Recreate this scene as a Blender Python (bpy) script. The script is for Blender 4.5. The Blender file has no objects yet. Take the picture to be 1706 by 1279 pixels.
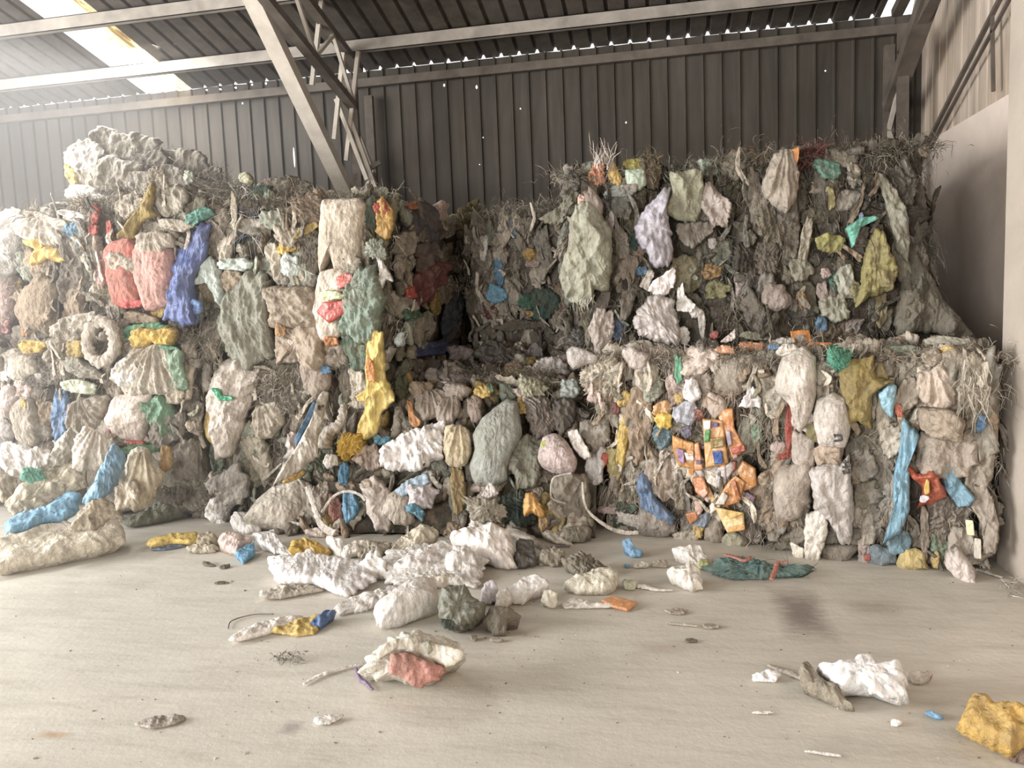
import bpy, math, random
import numpy as np
from mathutils import Matrix, Vector

S = bpy.context.scene
COL = S.collection
# ------------------------------------------------------------------ camera, world, lights, exposure
IMG_W, IMG_H, FPX = 1706.0, 1279.0, 1285.0
CAM_H, YAW, PITCH, ROLL = 1.65, math.radians(11.3), math.radians(5.9), 0.040
_r0 = np.array([math.cos(YAW), math.sin(YAW), 0.0])
FWD = np.array([-math.sin(YAW) * math.cos(PITCH), math.cos(YAW) * math.cos(PITCH), -math.sin(PITCH)])
_u0 = np.cross(_r0, FWD)
RGT = math.cos(ROLL) * _r0 - math.sin(ROLL) * _u0
UPV = math.sin(ROLL) * _r0 + math.cos(ROLL) * _u0
CAM = np.array([0.0, 0.0, CAM_H])
cam_data = bpy.data.cameras.new('camera')
cam_data.sensor_width = 36.0
cam_data.lens = 36.0 * FPX / IMG_W
cam_data.clip_start = 0.05
cam_obj = bpy.data.objects.new('camera', cam_data)
COL.objects.link(cam_obj)
M = Matrix.Identity(4)
for i in range(3):
    M[i][0], M[i][1], M[i][2], M[i][3] = RGT[i], UPV[i], -FWD[i], CAM[i]
cam_obj.matrix_world = M
S.camera = cam_obj

S.view_settings.view_transform = 'Standard'
S.view_settings.look = 'None'
S.view_settings.exposure = 0.0
S.view_settings.gamma = 1.0
S.view_settings.use_curve_mapping = False

world = bpy.data.worlds.new('daylight'); S.world = world
world.use_nodes = True
wb = world.node_tree.nodes['Background']
wb.inputs['Color'].default_value = (1.0, 0.99, 0.985, 1)
wb.inputs['Strength'].default_value = 1.5

def area(name, loc, target, sx, sy, power, colour=(1, 1, 1)):
    l = bpy.data.lights.new(name, 'AREA'); l.shape = 'RECTANGLE'
    l.size, l.size_y, l.energy, l.color = sx, sy, power, colour
    o = bpy.data.objects.new(name, l); COL.objects.link(o)
    o.location = loc
    o.rotation_euler = (Vector(target) - Vector(loc)).to_track_quat('-Z', 'Y').to_euler()
    return o
# daylight coming in through the wide loading door on the left, the opening in the added front wall and the clear roof panels
area('door_daylight', (-10.4, 0.2, 2.5), (0.0, 4.4, 1.0), 5.6, 3.8, 1800, (1.0, 0.985, 0.97))
area('front_daylight', (-4.4, -5.6, 2.0), (0.6, 5.2, 1.0), 5.4, 3.0, 620, (1.0, 0.98, 0.96))
area('roof_panel_daylight', (-5.5, 6.4, 4.35), (-5.4, 6.7, 0.0), 0.6, 3.4, 230, (1.0, 0.99, 0.97))

# ------------------------------------------------------------------ helpers
def srgb(c):
    out = []
    for v in c[:3]:
        v = min(max(v / 255.0, 0), 1)
        out.append(v / 12.92 if v <= 0.04045 else ((v + 0.055) / 1.055) ** 2.4)
    return out

def ray(x, y):
    d = FWD * FPX + RGT * (x - IMG_W / 2) - UPV * (y - IMG_H / 2)
    return d / np.linalg.norm(d)

def on_plane(x, y, p, n):
    d = ray(x, y)
    return CAM + d * (np.dot(np.asarray(p, float) - CAM, n) / np.dot(d, n))

def on_floor(x, y, z=0.0):
    return on_plane(x, y, (0, 0, z), np.array([0, 0, 1.0]))

def on_y(x, y, Y):
    return on_plane(x, y, (0, Y, 0), np.array([0, 1.0, 0]))

def tag(o, label=None, cat=None, group=None, kind=None):
    if label: o['label'] = label
    if cat: o['category'] = cat
    if group: o['group'] = group
    if kind: o['kind'] = kind
    return o

def empty(name, loc, rz=0.0, **kw):
    o = bpy.data.objects.new(name, None); COL.objects.link(o)
    o.empty_display_size = 0.1
    o.location = loc; o.rotation_euler = (0, 0, rz)
    return tag(o, **kw)

def mesh_obj(name, V, F, mat, colour=None, parent=None, smooth=True, base_origin=False):
    """links ONE mesh object; V in world space (or in the parent's space when a parent is given)"""
    V = np.asarray(V, float)
    org = np.zeros(3)
    if base_origin:
        org = np.array([V[:, 0].mean(), V[:, 1].mean(), V[:, 2].min()])
        V = V - org
    me = bpy.data.meshes.new(name)
    me.from_pydata(V.tolist(), [], F if isinstance(F, list) else F.tolist())
    if colour is not None:
        at = me.color_attributes.new('Col', 'FLOAT_COLOR', 'POINT')
        c = np.ones((len(V), 4), np.float32)
        c[:, :3] = np.asarray(colour, np.float32)
        at.data.foreach_set('color', c.ravel())
    if smooth: me.shade_smooth()
    me.materials.append(mat)
    o = bpy.data.objects.new(name, me); COL.objects.link(o)
    if parent is not None:
        o.parent = parent
    o.location = org
    return o

class MB:
    """collects boxes, bars and tubes for one mesh"""
    def __init__(s): s.v, s.f, s.n = [], [], 0
    def add(s, V, F):
        s.v.append(np.asarray(V, float)); s.f += [tuple(i + s.n for i in f) for f in F]; s.n += len(V)
    def box(s, a, b):
        (x0, y0, z0), (x1, y1, z1) = a, b
        s.add([(x0, y0, z0), (x1, y0, z0), (x1, y1, z0), (x0, y1, z0), (x0, y0, z1), (x1, y0, z1), (x1, y1, z1), (x0, y1, z1)],
              [(3, 2, 1, 0), (4, 5, 6, 7), (0, 1, 5, 4), (1, 2, 6, 5), (2, 3, 7, 6), (3, 0, 4, 7)])
    def bar(s, a, b, w, h, up=(0, 0, 1)):
        a, b = np.asarray(a, float), np.asarray(b, float)
        d = (b - a) / np.linalg.norm(b - a)
        u = np.asarray(up, float)
        if abs(np.dot(u, d)) > 0.97: u = np.array([1.0, 0, 0])
        r = np.cross(d, u); r /= np.linalg.norm(r); u = np.cross(r, d)
        V = [p + r * sx * w / 2 + u * sz * h / 2 for p in (a, b) for sx, sz in ((-1, -1), (1, -1), (1, 1), (-1, 1))]
        s.add(V, [(0, 1, 2, 3), (7, 6, 5, 4), (0, 4, 5, 1), (1, 5, 6, 2), (2, 6, 7, 3), (3, 7, 4, 0)])
    def build(s, name, mat, parent=None, colour=None, smooth=False, base_origin=False):
        return mesh_obj(name, np.concatenate(s.v), s.f, mat, colour, parent, smooth, base_origin)

# ------------------------------------------------------------------ materials
def new_mat(name):
    m = bpy.data.materials.new(name); m.use_nodes = True
    nt = m.node_tree; N, L = nt.nodes, nt.links
    return m, N, L, N['Principled BSDF'], N['Material Output']

def noise(N, L, vec, scale, detail=4, rough=0.55, dist=0.0, typ='FBM'):
    n = N.new('ShaderNodeTexNoise'); n.noise_type = typ
    n.inputs['Scale'].default_value = scale; n.inputs['Detail'].default_value = detail
    n.inputs['Roughness'].default_value = rough; n.inputs['Distortion'].default_value = dist
    if vec is not None: L.new(vec, n.inputs['Vector'])
    return n

def ramp(N, L, src, stops):
    r = N.new('ShaderNodeValToRGB'); e = r.color_ramp.elements
    while len(e) < len(stops): e.new(0.5)
    for k, (p, c) in enumerate(stops):
        e[k].position = p; e[k].color = (*c, 1) if len(c) == 3 else c
    L.new(src, r.inputs['Fac']); return r

def mixc(N, L, a, b, fac, mode='MIX'):
    m = N.new('ShaderNodeMix'); m.data_type = 'RGBA'; m.blend_type = mode
    for sock, v in ((m.inputs[0], fac), (m.inputs[6], a), (m.inputs[7], b)):
        if hasattr(v, 'is_linked'): L.new(v, sock)
        else: sock.default_value = v if isinstance(v, (int, float)) else (*v, 1)
    return m.outputs[2]

def waste_material(name, rough, spec, bump, dirt, fine):
    m, N, L, B, out = new_mat(name)
    geo = N.new('ShaderNodeNewGeometry'); pos = geo.outputs['Position']
    at = N.new('ShaderNodeAttribute'); at.attribute_name = 'Col'
    def stretched(x, y, z, rot=(0, 0, 0)):
        mp = N.new('ShaderNodeMapping'); mp.inputs['Scale'].default_value = (x, y, z); mp.inputs['Rotation'].default_value = rot
        L.new(pos, mp.inputs['Vector']); return mp.outputs['Vector']
    n1 = noise(N, L, pos, 7.0, 6, 0.65, 0.6)
    d = ramp(N, L, n1.outputs['Fac'], [(0.38, (0, 0, 0)), (0.66, (1, 1, 1))])
    mul = N.new('ShaderNodeMath'); mul.operation = 'MULTIPLY'; mul.inputs[1].default_value = dirt
    L.new(d.outputs['Color'], mul.inputs[0])
    c = mixc(N, L, at.outputs['Color'], srgb((118, 107, 91)), mul.outputs[0])
    n2 = noise(N, L, stretched(1, 1, 0.3, (0.25, 0.2, 0)), 34.0, 6, 0.72)          # smeared dust and weave streaks, contrast raised to imitate fold shading
    v = ramp(N, L, n2.outputs['Fac'], [(0.28, (0.52,) * 3), (0.50, (0.98,) * 3), (0.74, (1.32,) * 3)])
    c = mixc(N, L, c, v.outputs['Color'], 0.85, 'MULTIPLY')
    L.new(c, B.inputs['Base Color'])
    B.inputs['Roughness'].default_value = rough
    B.inputs['Specular IOR Level'].default_value = spec
    n3 = noise(N, L, stretched(1, 1, 0.55, (0.3, -0.2, 0.4)), 15.0, 5, 0.6, 1.1, 'RIDGED_MULTIFRACTAL')
    b1 = N.new('ShaderNodeBump'); b1.inputs['Strength'].default_value = bump; b1.inputs['Distance'].default_value = 0.02
    L.new(n3.outputs['Fac'], b1.inputs['Height'])
    vo = N.new('ShaderNodeTexVoronoi'); vo.inputs['Scale'].default_value = 34.0; vo.inputs['Detail'].default_value = 2.0
    wn = noise(N, L, pos, 12.0, 3, 0.5); mxv = N.new('ShaderNodeMix'); mxv.data_type = 'VECTOR'; mxv.inputs[0].default_value = 0.12
    L.new(pos, mxv.inputs[4]); L.new(wn.outputs['Color'], mxv.inputs[5]); L.new(mxv.outputs[1], vo.inputs['Vector'])
    b3 = N.new('ShaderNodeBump'); b3.inputs['Strength'].default_value = bump * 0.7; b3.inputs['Distance'].default_value = 0.016
    L.new(vo.outputs['Distance'], b3.inputs['Height']); L.new(b1.outputs['Normal'], b3.inputs['Normal'])
    n4 = noise(N, L, stretched(1, 1, 0.35), fine, 4, 0.7)
    b2 = N.new('ShaderNodeBump'); b2.inputs['Strength'].default_value = 0.55; b2.inputs['Distance'].default_value = 0.007
    L.new(n4.outputs['Fac'], b2.inputs['Height']); L.new(b3.outputs['Normal'], b2.inputs['Normal'])
    L.new(b2.outputs['Normal'], B.inputs['Normal'])
    return m

MAT = {
    'woven': waste_material('woven_plastic', 0.72, 0.22, 0.6, 0.55, 130.0),
    'film': waste_material('plastic_film', 0.42, 0.4, 0.38, 0.30, 60.0),
    'fibre': waste_material('frayed_fibre', 0.8, 0.15, 0.3, 0.40, 160.0),
    'pouch': waste_material('printed_pouch', 0.25, 0.55, 0.18, 0.06, 50.0),
}

def plain(name, c, rough=0.6, metal=0.0, var=0.15, scale=6.0, bump=0.0, bscale=40.0):
    m, N, L, B, out = new_mat(name)
    geo = N.new('ShaderNodeNewGeometry')
    n = noise(N, L, geo.outputs['Position'], scale, 6, 0.6, 0.3)
    a, b = srgb([x * (1 - var) for x in c]), srgb([min(255, x * (1 + var)) for x in c])
    r = ramp(N, L, n.outputs['Fac'], [(0.3, a), (0.7, b)])
    L.new(r.outputs['Color'], B.inputs['Base Color'])
    B.inputs['Roughness'].default_value = rough; B.inputs['Metallic'].default_value = metal
    B.inputs['Specular IOR Level'].default_value = 0.25
    if bump:
        n2 = noise(N, L, geo.outputs['Position'], bscale, 5, 0.65)
        bn = N.new('ShaderNodeBump'); bn.inputs['Strength'].default_value = bump; bn.inputs['Distance'].default_value = 0.01
        L.new(n2.outputs['Fac'], bn.inputs['Height']); L.new(bn.outputs['Normal'], B.inputs['Normal'])
    return m

def steel_sheet(name, c, holes):
    """painted dusty sheet with streaks; holes = [(x,y,z,rx,ry,rz)] rusted right through, so the sky shows"""
    m, N, L, B, out = new_mat(name)
    geo = N.new('ShaderNodeNewGeometry'); pos = geo.outputs['Position']
    mp = N.new('ShaderNodeMapping'); mp.inputs['Scale'].default_value = (5.0, 5.0, 0.5); L.new(pos, mp.inputs['Vector'])
    n = noise(N, L, mp.outputs['Vector'], 1.6, 6, 0.62, 0.4)
    r = ramp(N, L, n.outputs['Fac'], [(0.28, srgb([x * 0.80 for x in c])), (0.72, srgb([min(255, x * 1.13) for x in c]))])
    n2 = noise(N, L, pos, 1.1, 4, 0.6)
    r2 = ramp(N, L, n2.outputs['Fac'], [(0.35, (0.86, 0.82, 0.76)), (0.65, (1.05, 1.05, 1.05))])
    cc = mixc(N, L, r.outputs['Color'], r2.outputs['Color'], 1.0, 'MULTIPLY')
    L.new(cc, B.inputs['Base Color']); B.inputs['Roughness'].default_value = 0.62
    B.inputs['Specular IOR Level'].default_value = 0.25
    if holes:
        acc = None
        for (x, y, z, rx, ry, rz) in holes:
            sub = N.new('ShaderNodeVectorMath'); sub.operation = 'SUBTRACT'; sub.inputs[1].default_value = (x, y, z)
            L.new(pos, sub.inputs[0])
            sc = N.new('ShaderNodeVectorMath'); sc.operation = 'MULTIPLY'; sc.inputs[1].default_value = (1 / rx, 1 / ry, 1 / rz)
            L.new(sub.outputs[0], sc.inputs[0])
            ln = N.new('ShaderNodeVectorMath'); ln.operation = 'LENGTH'; L.new(sc.outputs[0], ln.inputs[0])
            if acc is None: acc = ln.outputs['Value']
            else:
                mn = N.new('ShaderNodeMath'); mn.operation = 'MINIMUM'; L.new(acc, mn.inputs[0]); L.new(ln.outputs['Value'], mn.inputs[1]); acc = mn.outputs[0]
        lt = N.new('ShaderNodeMath'); lt.operation = 'LESS_THAN'; lt.inputs[1].default_value = 1.0; L.new(acc, lt.inputs[0])
        tr = N.new('ShaderNodeBsdfTransparent'); mx = N.new('ShaderNodeMixShader')
        L.new(lt.outputs[0], mx.inputs[0]); L.new(B.outputs[0], mx.inputs[1]); L.new(tr.outputs[0], mx.inputs[2])
        L.new(mx.outputs[0], out.inputs['Surface'])
    return m
# ------------------------------------------------------------------ the setting
WALL_Y, WALL_X, EAVE, SLOPE = 8.2, 2.39, 4.22, math.tan(math.radians(13))
X_MIN, Y_MIN = -11.0, -6.0
def roof_z(y): return EAVE + (WALL_Y - y) * SLOPE

def floor_material():
    m, N, L, B, out = new_mat('dusty_concrete')
    geo = N.new('ShaderNodeNewGeometry'); pos = geo.outputs['Position']
    n1 = noise(N, L, pos, 0.9, 6, 0.6, 0.5)
    c1 = ramp(N, L, n1.outputs['Fac'], [(0.3, srgb((187, 182, 171))), (0.7, srgb((211, 206, 195)))])
    mp = N.new('ShaderNodeMapping'); mp.inputs['Scale'].default_value = (1.2, 7.0, 1.0); mp.inputs['Rotation'].default_value = (0, 0, 0.22)
    L.new(pos, mp.inputs['Vector'])
    n2 = noise(N, L, mp.outputs['Vector'], 1.6, 7, 0.7, 0.3)
    c2 = ramp(N, L, n2.outputs['Fac'], [(0.30, (0.76, 0.745, 0.72)), (0.48, (0.95, 0.945, 0.94)), (0.65, (1.04, 1.04, 1.04))])
    c = mixc(N, L, c1.outputs['Color'], c2.outputs['Color'], 0.8, 'MULTIPLY')
    n3 = noise(N, L, pos, 38.0, 4, 0.7)
    c3 = ramp(N, L, n3.outputs['Fac'], [(0.27, (0.72, 0.68, 0.62)), (0.36, (1, 1, 1))])
    c = mixc(N, L, c, c3.outputs['Color'], 0.75, 'MULTIPLY')
    # damp, oily patches with their own outline: (x, y, half width x, half depth y, angle)
    for (px, py, hx, hy, col, k) in STAINS:
        p = on_floor(px, py); 
        sub = N.new('ShaderNodeVectorMath'); sub.operation = 'SUBTRACT'; sub.inputs[1].default_value = tuple(p); L.new(pos, sub.inputs[0])
        sc = N.new('ShaderNodeVectorMath'); sc.operation = 'MULTIPLY'; sc.inputs[1].default_value = (1 / hx, 1 / hy, 0); L.new(sub.outputs[0], sc.inputs[0])
        sx = N.new('ShaderNodeSeparateXYZ'); L.new(sc.outputs[0], sx.inputs[0])
        ax = N.new('ShaderNodeMath'); ax.operation = 'ABSOLUTE'; L.new(sx.outputs[0], ax.inputs[0])
        ay = N.new('ShaderNodeMath'); ay.operation = 'ABSOLUTE'; L.new(sx.outputs[1], ay.inputs[0])
        mm = N.new('ShaderNodeMath'); mm.operation = 'SMOOTH_MAX'; mm.inputs[2].default_value = 0.4
        L.new(ax.outputs[0], mm.inputs[0]); L.new(ay.outputs[0], mm.inputs[1])
        nz = noise(N, L, mp.outputs['Vector'], 7.0, 6, 0.75)
        ad = N.new('ShaderNodeMath'); ad.operation = 'MULTIPLY_ADD'; ad.inputs[1].default_value = 1.1
        L.new(nz.outputs['Fac'], ad.inputs[0]); L.new(mm.outputs[0], ad.inputs[2])
        rr = ramp(N, L, ad.outputs[0], [(0.0, (k,) * 3), (0.46, (k * 0.9,) * 3), (0.82, (0, 0, 0))])
        sc2 = N.new('ShaderNodeMath'); sc2.operation = 'MULTIPLY'; sc2.inputs[1].default_value = 0.56
        L.new(ad.outputs[0], sc2.inputs[0]); L.new(sc2.outputs[0], rr.inputs['Fac'])
        c = mixc(N, L, c, srgb(col), rr.outputs['Color'])
    L.new(c, B.inputs['Base Color'])
    B.inputs['Roughness'].default_value = 0.75; B.inputs['Specular IOR Level'].default_value = 0.2
    n4 = noise(N, L, pos, 24.0, 6, 0.65)
    bn = N.new('ShaderNodeBump'); bn.inputs['Strength'].default_value = 0.25; bn.inputs['Distance'].default_value = 0.01
    L.new(n4.outputs['Fac'], bn.inputs['Height']); L.new(bn.outputs['Normal'], B.inputs['Normal'])
    return m
STAINS = [(1335, 1020, 0.16, 0.42, (118, 108, 102), 0.9), (1450, 1012, 0.17, 0.12, (150, 140, 130), 0.6),
          (485, 1212, 0.055, 0.07, (150, 143, 138), 0.8), (90, 1224, 0.10, 0.035, (165, 135, 100), 0.7),
          (1100, 1080, 0.16, 0.10, (172, 160, 145), 0.6)]

fl = mesh_obj('floor', [(X_MIN, Y_MIN, 0), (WALL_X + 0.2, Y_MIN, 0), (WALL_X + 0.2, WALL_Y + 0.2, 0), (X_MIN, WALL_Y + 0.2, 0),
                        (X_MIN, Y_MIN, -0.2), (WALL_X + 0.2, Y_MIN, -0.2), (WALL_X + 0.2, WALL_Y + 0.2, -0.2), (X_MIN, WALL_Y + 0.2, -0.2)],
              [(0, 1, 2, 3), (7, 6, 5, 4), (0, 4, 5, 1), (1, 5, 6, 2), (2, 6, 7, 3), (3, 7, 4, 0)], floor_material(), smooth=False)
tag(fl, kind='structure')

def profile(a, b, pitch, rib, top, depth):
    """ribbed sheet section: list of (along, offset); offset > 0 away from the room"""
    pts, x = [], a
    while x < b - 1e-6:
        e = min(x + pitch, b)
        flat = pitch - rib
        for t, o in ((0, 0), (flat, 0), (flat + (rib - top) / 2, depth), (flat + (rib + top) / 2, depth)):
            if x + t < e: pts.append((x + t, o))
        x += pitch
    pts.append((b, 0))
    return pts

hole_px = [(740, 142, 0.010, 0.016), (794, 145, 0.010, 0.02), (867, 181, 0.008, 0.008), (805, 229, 0.006, 0.006), (1043, 204, 0.008, 0.01),
           (1375, 118, 0.008, 0.008), (799, 274, 0.006, 0.006), (490, 262, 0.010, 0.11), (404, 172, 0.01, 0.012), (644, 136, 0.006, 0.03),
           (443, 139, .012, .014), (420, 141, .012, .012), (393, 146, .012, .012), (368, 149, .01, .01), (345, 150, .01, .01)]
holes = []
for (x, y, rx, rz) in hole_px:
    p = on_y(x, y, WALL_Y); holes.append((p[0], p[1], p[2], rx, 0.06, rz))
# rusted holes reach through pans and rib faces alike, so depth is scaled out
def wall_sheet(name, prof, axis, fixed, z0, z1, mat, sign=1, jig=0.0, rng=random.Random(4)):
    V, F = [], []
    for (s, o) in prof:
        zt = z1 + (rng.uniform(-jig, jig) if jig else 0)
        for z in (z0, zt):
            V.append((s, fixed + sign * o, z) if axis == 'x' else (fixed + sign * o, s, z))
    n = len(prof)
    F = [(2 * i, 2 * i + 2, 2 * i + 3, 2 * i + 1) for i in range(n - 1)]
    return tag(mesh_obj(name, V, F, mat, smooth=False), kind='structure')
wall_sheet('wall_back', profile(X_MIN, WALL_X + 0.05, 0.176, 0.032, 0.014, -0.024), 'x', WALL_Y, -0.05, EAVE - 0.004, steel_sheet('back_sheet', (78, 73, 67), holes), 1, 0.006)

# right-hand wall: concrete up to 2.97 m, ribbed sheet above, painted pier against the bales
conc = plain('pale_plaster', (222, 207, 194), 0.8, 0, 0.06, 1.6, 0.25, 14)
mb = MB(); mb.box((WALL_X, Y_MIN, 0), (WALL_X + 0.2, WALL_Y, 2.97)); tag(mb.build('wall_right', conc), kind='structure')
p0 = on_plane(1603, 165, (WALL_X, 0, 0), np.array([1.0, 0, 0]))
p1 = on_plane(1594, 148, (WALL_X, 0, 0), np.array([1.0, 0, 0]))
p2 = on_plane(1520, 165, (WALL_X, 0, 0), np.array([1.0, 0, 0]))
rsheet = steel_sheet('side_sheet', (196, 182, 168), [(*p0, 0.09, 0.012, 0.15), (*p1, 0.09, 0.012, 0.03), (*p2, 0.09, 0.01, 0.012)])
prof = profile(Y_MIN, WALL_Y, 0.176, 0.032, 0.014, 0.022)
V, F = [], []
for (s, o) in prof:
    V += [(WALL_X + 0.05 + o, s, 2.96), (WALL_X + 0.05 + o, s, roof_z(s) + 0.01)]
F = [(2 * i, 2 * i + 1, 2 * i + 3, 2 * i + 2) for i in range(len(prof) - 1)]
tag(mesh_obj('wall_right_cladding', V, F, rsheet, smooth=False), kind='structure')
mb = MB(); mb.box((1.92, 4.20, 0), (WALL_X + 0.04, 4.93, roof_z(4.93) + 0.01))
tag(mb.build('pillar', plain('pier_plaster', (178, 167, 155), 0.8, 0, 0.05, 2, 0.2, 16)), kind='structure')
# left wall beyond the frame, with the wide loading door
mb = MB(); lw = plain('left_sheet', (170, 162, 152), 0.7)
mb.box((X_MIN - 0.1, 4.2, 0), (X_MIN, WALL_Y, roof_z(4.2))); mb.box((X_MIN - 0.1, Y_MIN, 0), (X_MIN, -3.4, roof_z(Y_MIN))); mb.box((X_MIN - 0.1, -3.4, 4.6), (X_MIN, 4.2, roof_z(-3.4)))
tag(mb.build('wall_left', lw), kind='structure')
mb = MB(); zf = roof_z(Y_MIN)  # unseen front wall, added to hold back ambient daylight; opening suits the front lamp
mb.box((X_MIN, Y_MIN - 0.1, 0), (-7.4, Y_MIN, zf)); mb.box((-1.2, Y_MIN - 0.1, 0), (WALL_X, Y_MIN, zf)); mb.box((-7.4, Y_MIN - 0.1, 3.8), (-1.2, Y_MIN, zf))
tag(mb.build('wall_front_added', lw), kind='structure')

# roof: ribbed sheet, one bay of it clear panels
SKX0, SKX1 = -5.78, -5.20
def roof_sheet(name, x0, x1, mat, y0=Y_MIN, y1=WALL_Y, lift=0.0):
    prof = profile(x0, x1, 0.19, 0.046, 0.014, 0.036)
    V = []
    for (x, o) in prof:
        V += [(x, y0, roof_z(y0) + o + lift), (x, y1, roof_z(y1) + o + lift)]
    F = [(2 * i, 2 * i + 1, 2 * i + 3, 2 * i + 2) for i in range(len(prof) - 1)]
    return mesh_obj(name, V, F, mat, smooth=False)
roof_mat = steel_sheet('roof_sheet', (86, 81, 76), None)
tag(roof_sheet('ceiling_left', X_MIN, SKX0, roof_mat), kind='structure')
tag(roof_sheet('ceiling', SKX1, 2.07, roof_mat), kind='structure')
tag(roof_sheet('ceiling_right', 2.07, WALL_X + 0.2, roof_mat, Y_MIN, WALL_Y - 0.42), kind='structure')

def skylight_material():
    m, N, L, B, out = new_mat('clear_roof_panel')
    geo = N.new('ShaderNodeNewGeometry'); pos = geo.outputs['Position']
    mp = N.new('ShaderNodeMapping'); mp.inputs['Scale'].default_value = (6.0, 1.3, 1.0); L.new(pos, mp.inputs['Vector'])
    n = noise(N, L, mp.outputs['Vector'], 2.2, 7, 0.72, 0.5)
    # grime and rust that has run down one side of the panel
    sx = N.new('ShaderNodeSeparateXYZ'); L.new(pos, sx.inputs[0])
    g = N.new('ShaderNodeMapRange'); g.inputs['From Min'].default_value = SKX0 + 0.1; g.inputs['From Max'].default_value = SKX1
    g.inputs['To Min'].default_value = -0.22; g.inputs['To Max'].default_value = 0.16
    L.new(sx.outputs[0], g.inputs['Value'])
    ad = N.new('ShaderNodeMath'); ad.operation = 'ADD'; L.new(n.outputs['Fac'], ad.inputs[0]); L.new(g.outputs[0], ad.inputs[1])
    r = ramp(N, L, ad.outputs[0], [(0.50, (1, 1, 1)), (0.58, (0.95, 0.78, 0.40)), (0.66, (0.45, 0.30, 0.12)), (0.8, (0.2, 0.14, 0.07))])
    tr = N.new('ShaderNodeBsdfTransparent'); tl = N.new('ShaderNodeBsdfTranslucent'); mx = N.new('ShaderNodeMixShader')
    L.new(r.outputs['Color'], tr.inputs['Color']); L.new(r.outputs['Color'], tl.inputs['Color'])
    mx.inputs[0].default_value = 0.25
    L.new(tr.outputs[0], mx.inputs[1]); L.new(tl.outputs[0], mx.inputs[2]); L.new(mx.outputs[0], out.inputs['Surface'])
    return m
tag(roof_sheet('window_1', SKX0, SKX1, skylight_material(), lift=0.01), kind='structure')

steel = plain('dusty_steel', (150, 143, 134), 0.6, 0.0, 0.12, 5)
dark_steel = plain('dark_dusty_steel', (98, 90, 82), 0.65, 0.0, 0.15, 5)
pale_steel = plain('pale_painted_steel', (190, 182, 170), 0.6, 0.0, 0.08, 5)

def purlin(name, y, drop, label):
    z = roof_z(y)
    mb = MB()
    mb.box((X_MIN, y - 0.035, z - drop - 0.12), (WALL_X, y - 0.028, z - drop))          # web
    mb.box((X_MIN, y - 0.035, z - drop - 0.12), (WALL_X, y + 0.030, z - drop - 0.113))   # flanges
    mb.box((X_MIN, y - 0.035, z - drop - 0.007), (WALL_X, y + 0.030, z - drop))
    mb.box((X_MIN, y + 0.024, z - drop - 0.12), (WALL_X, y + 0.030, z - drop - 0.098))
    o = mb.build(name, steel, base_origin=True)
    return tag(o, label, 'purlin', 'roof purlins')
PURL = [(7.62, 'grey steel purlin crossing the clear roof panel just above the back wall'), (6.75, 'pale grey purlin crossing the clear panel at the top edge of the photo'),
        (5.9, 'grey steel purlin overhead, third from the back wall'), (5.05, 'grey steel purlin overhead, fourth from the back wall')]
for y, lab in PURL: purlin('roof_purlin', y, 0.012, lab)
mb = MB(); mb.box((X_MIN, WALL_Y - 0.10, EAVE - 0.19), (WALL_X, WALL_Y - 0.035, EAVE - 0.105))
tag(mb.build('trim_1', dark_steel), kind='structure')

def lattice_frame(x, lab, brace_mat, br_top, br_bot, extra=()):
    r = empty('truss_frame', (x, WALL_Y - 0.3, 0), label=lab, cat='roof truss', group='steel frames carrying the roof')
    o = np.array([x, WALL_Y - 0.3, 0])
    ya, yb = 0.24, -0.26            # column chords behind / in front of the empty (local y)
    def P(y, z, dx=0): return np.array([dx, y, z])
    for yy, n in ((ya - 0.06, 'column_chord'), (yb, 'column_chord')):
        mb = MB(); mb.bar(P(yy, 0), P(yy, EAVE - 0.3), 0.09, 0.06, (0, 1, 0)); mb.build(n, dark_steel, r)
    zs = np.arange(0.2, EAVE - 0.35, 0.42)
    for k in range(len(zs) - 1):
        a, b = (ya - 0.06, yb) if k % 2 else (yb, ya - 0.06)
        mb = MB(); mb.bar(P(a, zs[k]), P(b, zs[k + 1]), 0.035, 0.035); mb.build('web_bar', pale_steel, r)
    y2 = WALL_Y - 0.3
    def rz(yl): return roof_z(yl + y2)
    t0, t1 = -0.05, -8.2
    mb = MB(); mb.bar(P(t0, rz(t0) - 0.17), P(t1, rz(t1) - 0.17), 0.09, 0.07); mb.build('top_chord', dark_steel, r)
    mb = MB(); mb.bar(P(yb, EAVE - 0.52), P(t1, rz(t1) - 0.48), 0.09, 0.07); mb.build('bottom_chord', dark_steel, r)
    ys = np.arange(-0.3, -7.6, -0.42)
    def low(yl): 
        f = (yl - yb) / (t1 - yb); return (EAVE - 0.52) * (1 - f) + (rz(t1) - 0.48) * f
    for k in range(len(ys) - 1):
        za = rz(ys[k]) - 0.2 if k % 2 else low(ys[k]) + 0.02
        zb = low(ys[k + 1]) + 0.02 if k % 2 else rz(ys[k + 1]) - 0.2
        mb = MB(); mb.bar(P(ys[k], za, 0.02), P(ys[k + 1], zb, 0.02), 0.032, 0.032); mb.build('web_bar', pale_steel, r)
    for a_, b_ in extra:
        mb = MB(); mb.bar(a_ - o, b_ - o, 0.04, 0.04); mb.build('web_bar', pale_steel, r)
    mb = MB(); mb.bar(np.array(br_bot) - o, np.array(br_top) - o, 0.15, 0.10); mb.build('knee_brace', brace_mat, r)
    return r
fx = -3.05
b0 = on_plane(597, 330, (-3.05, 0, 0), np.array([1.0, 0, 0])); 
b0 = on_y(597, 330, 7.75); b1 = on_y(443, 0, 6.15)
dd = b1 - b0; b0e = b0 - dd * 0.12; b1e = b0 + dd * 1.35
b0e[0] -= 0.1; b1e[0] -= 0.1
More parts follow.
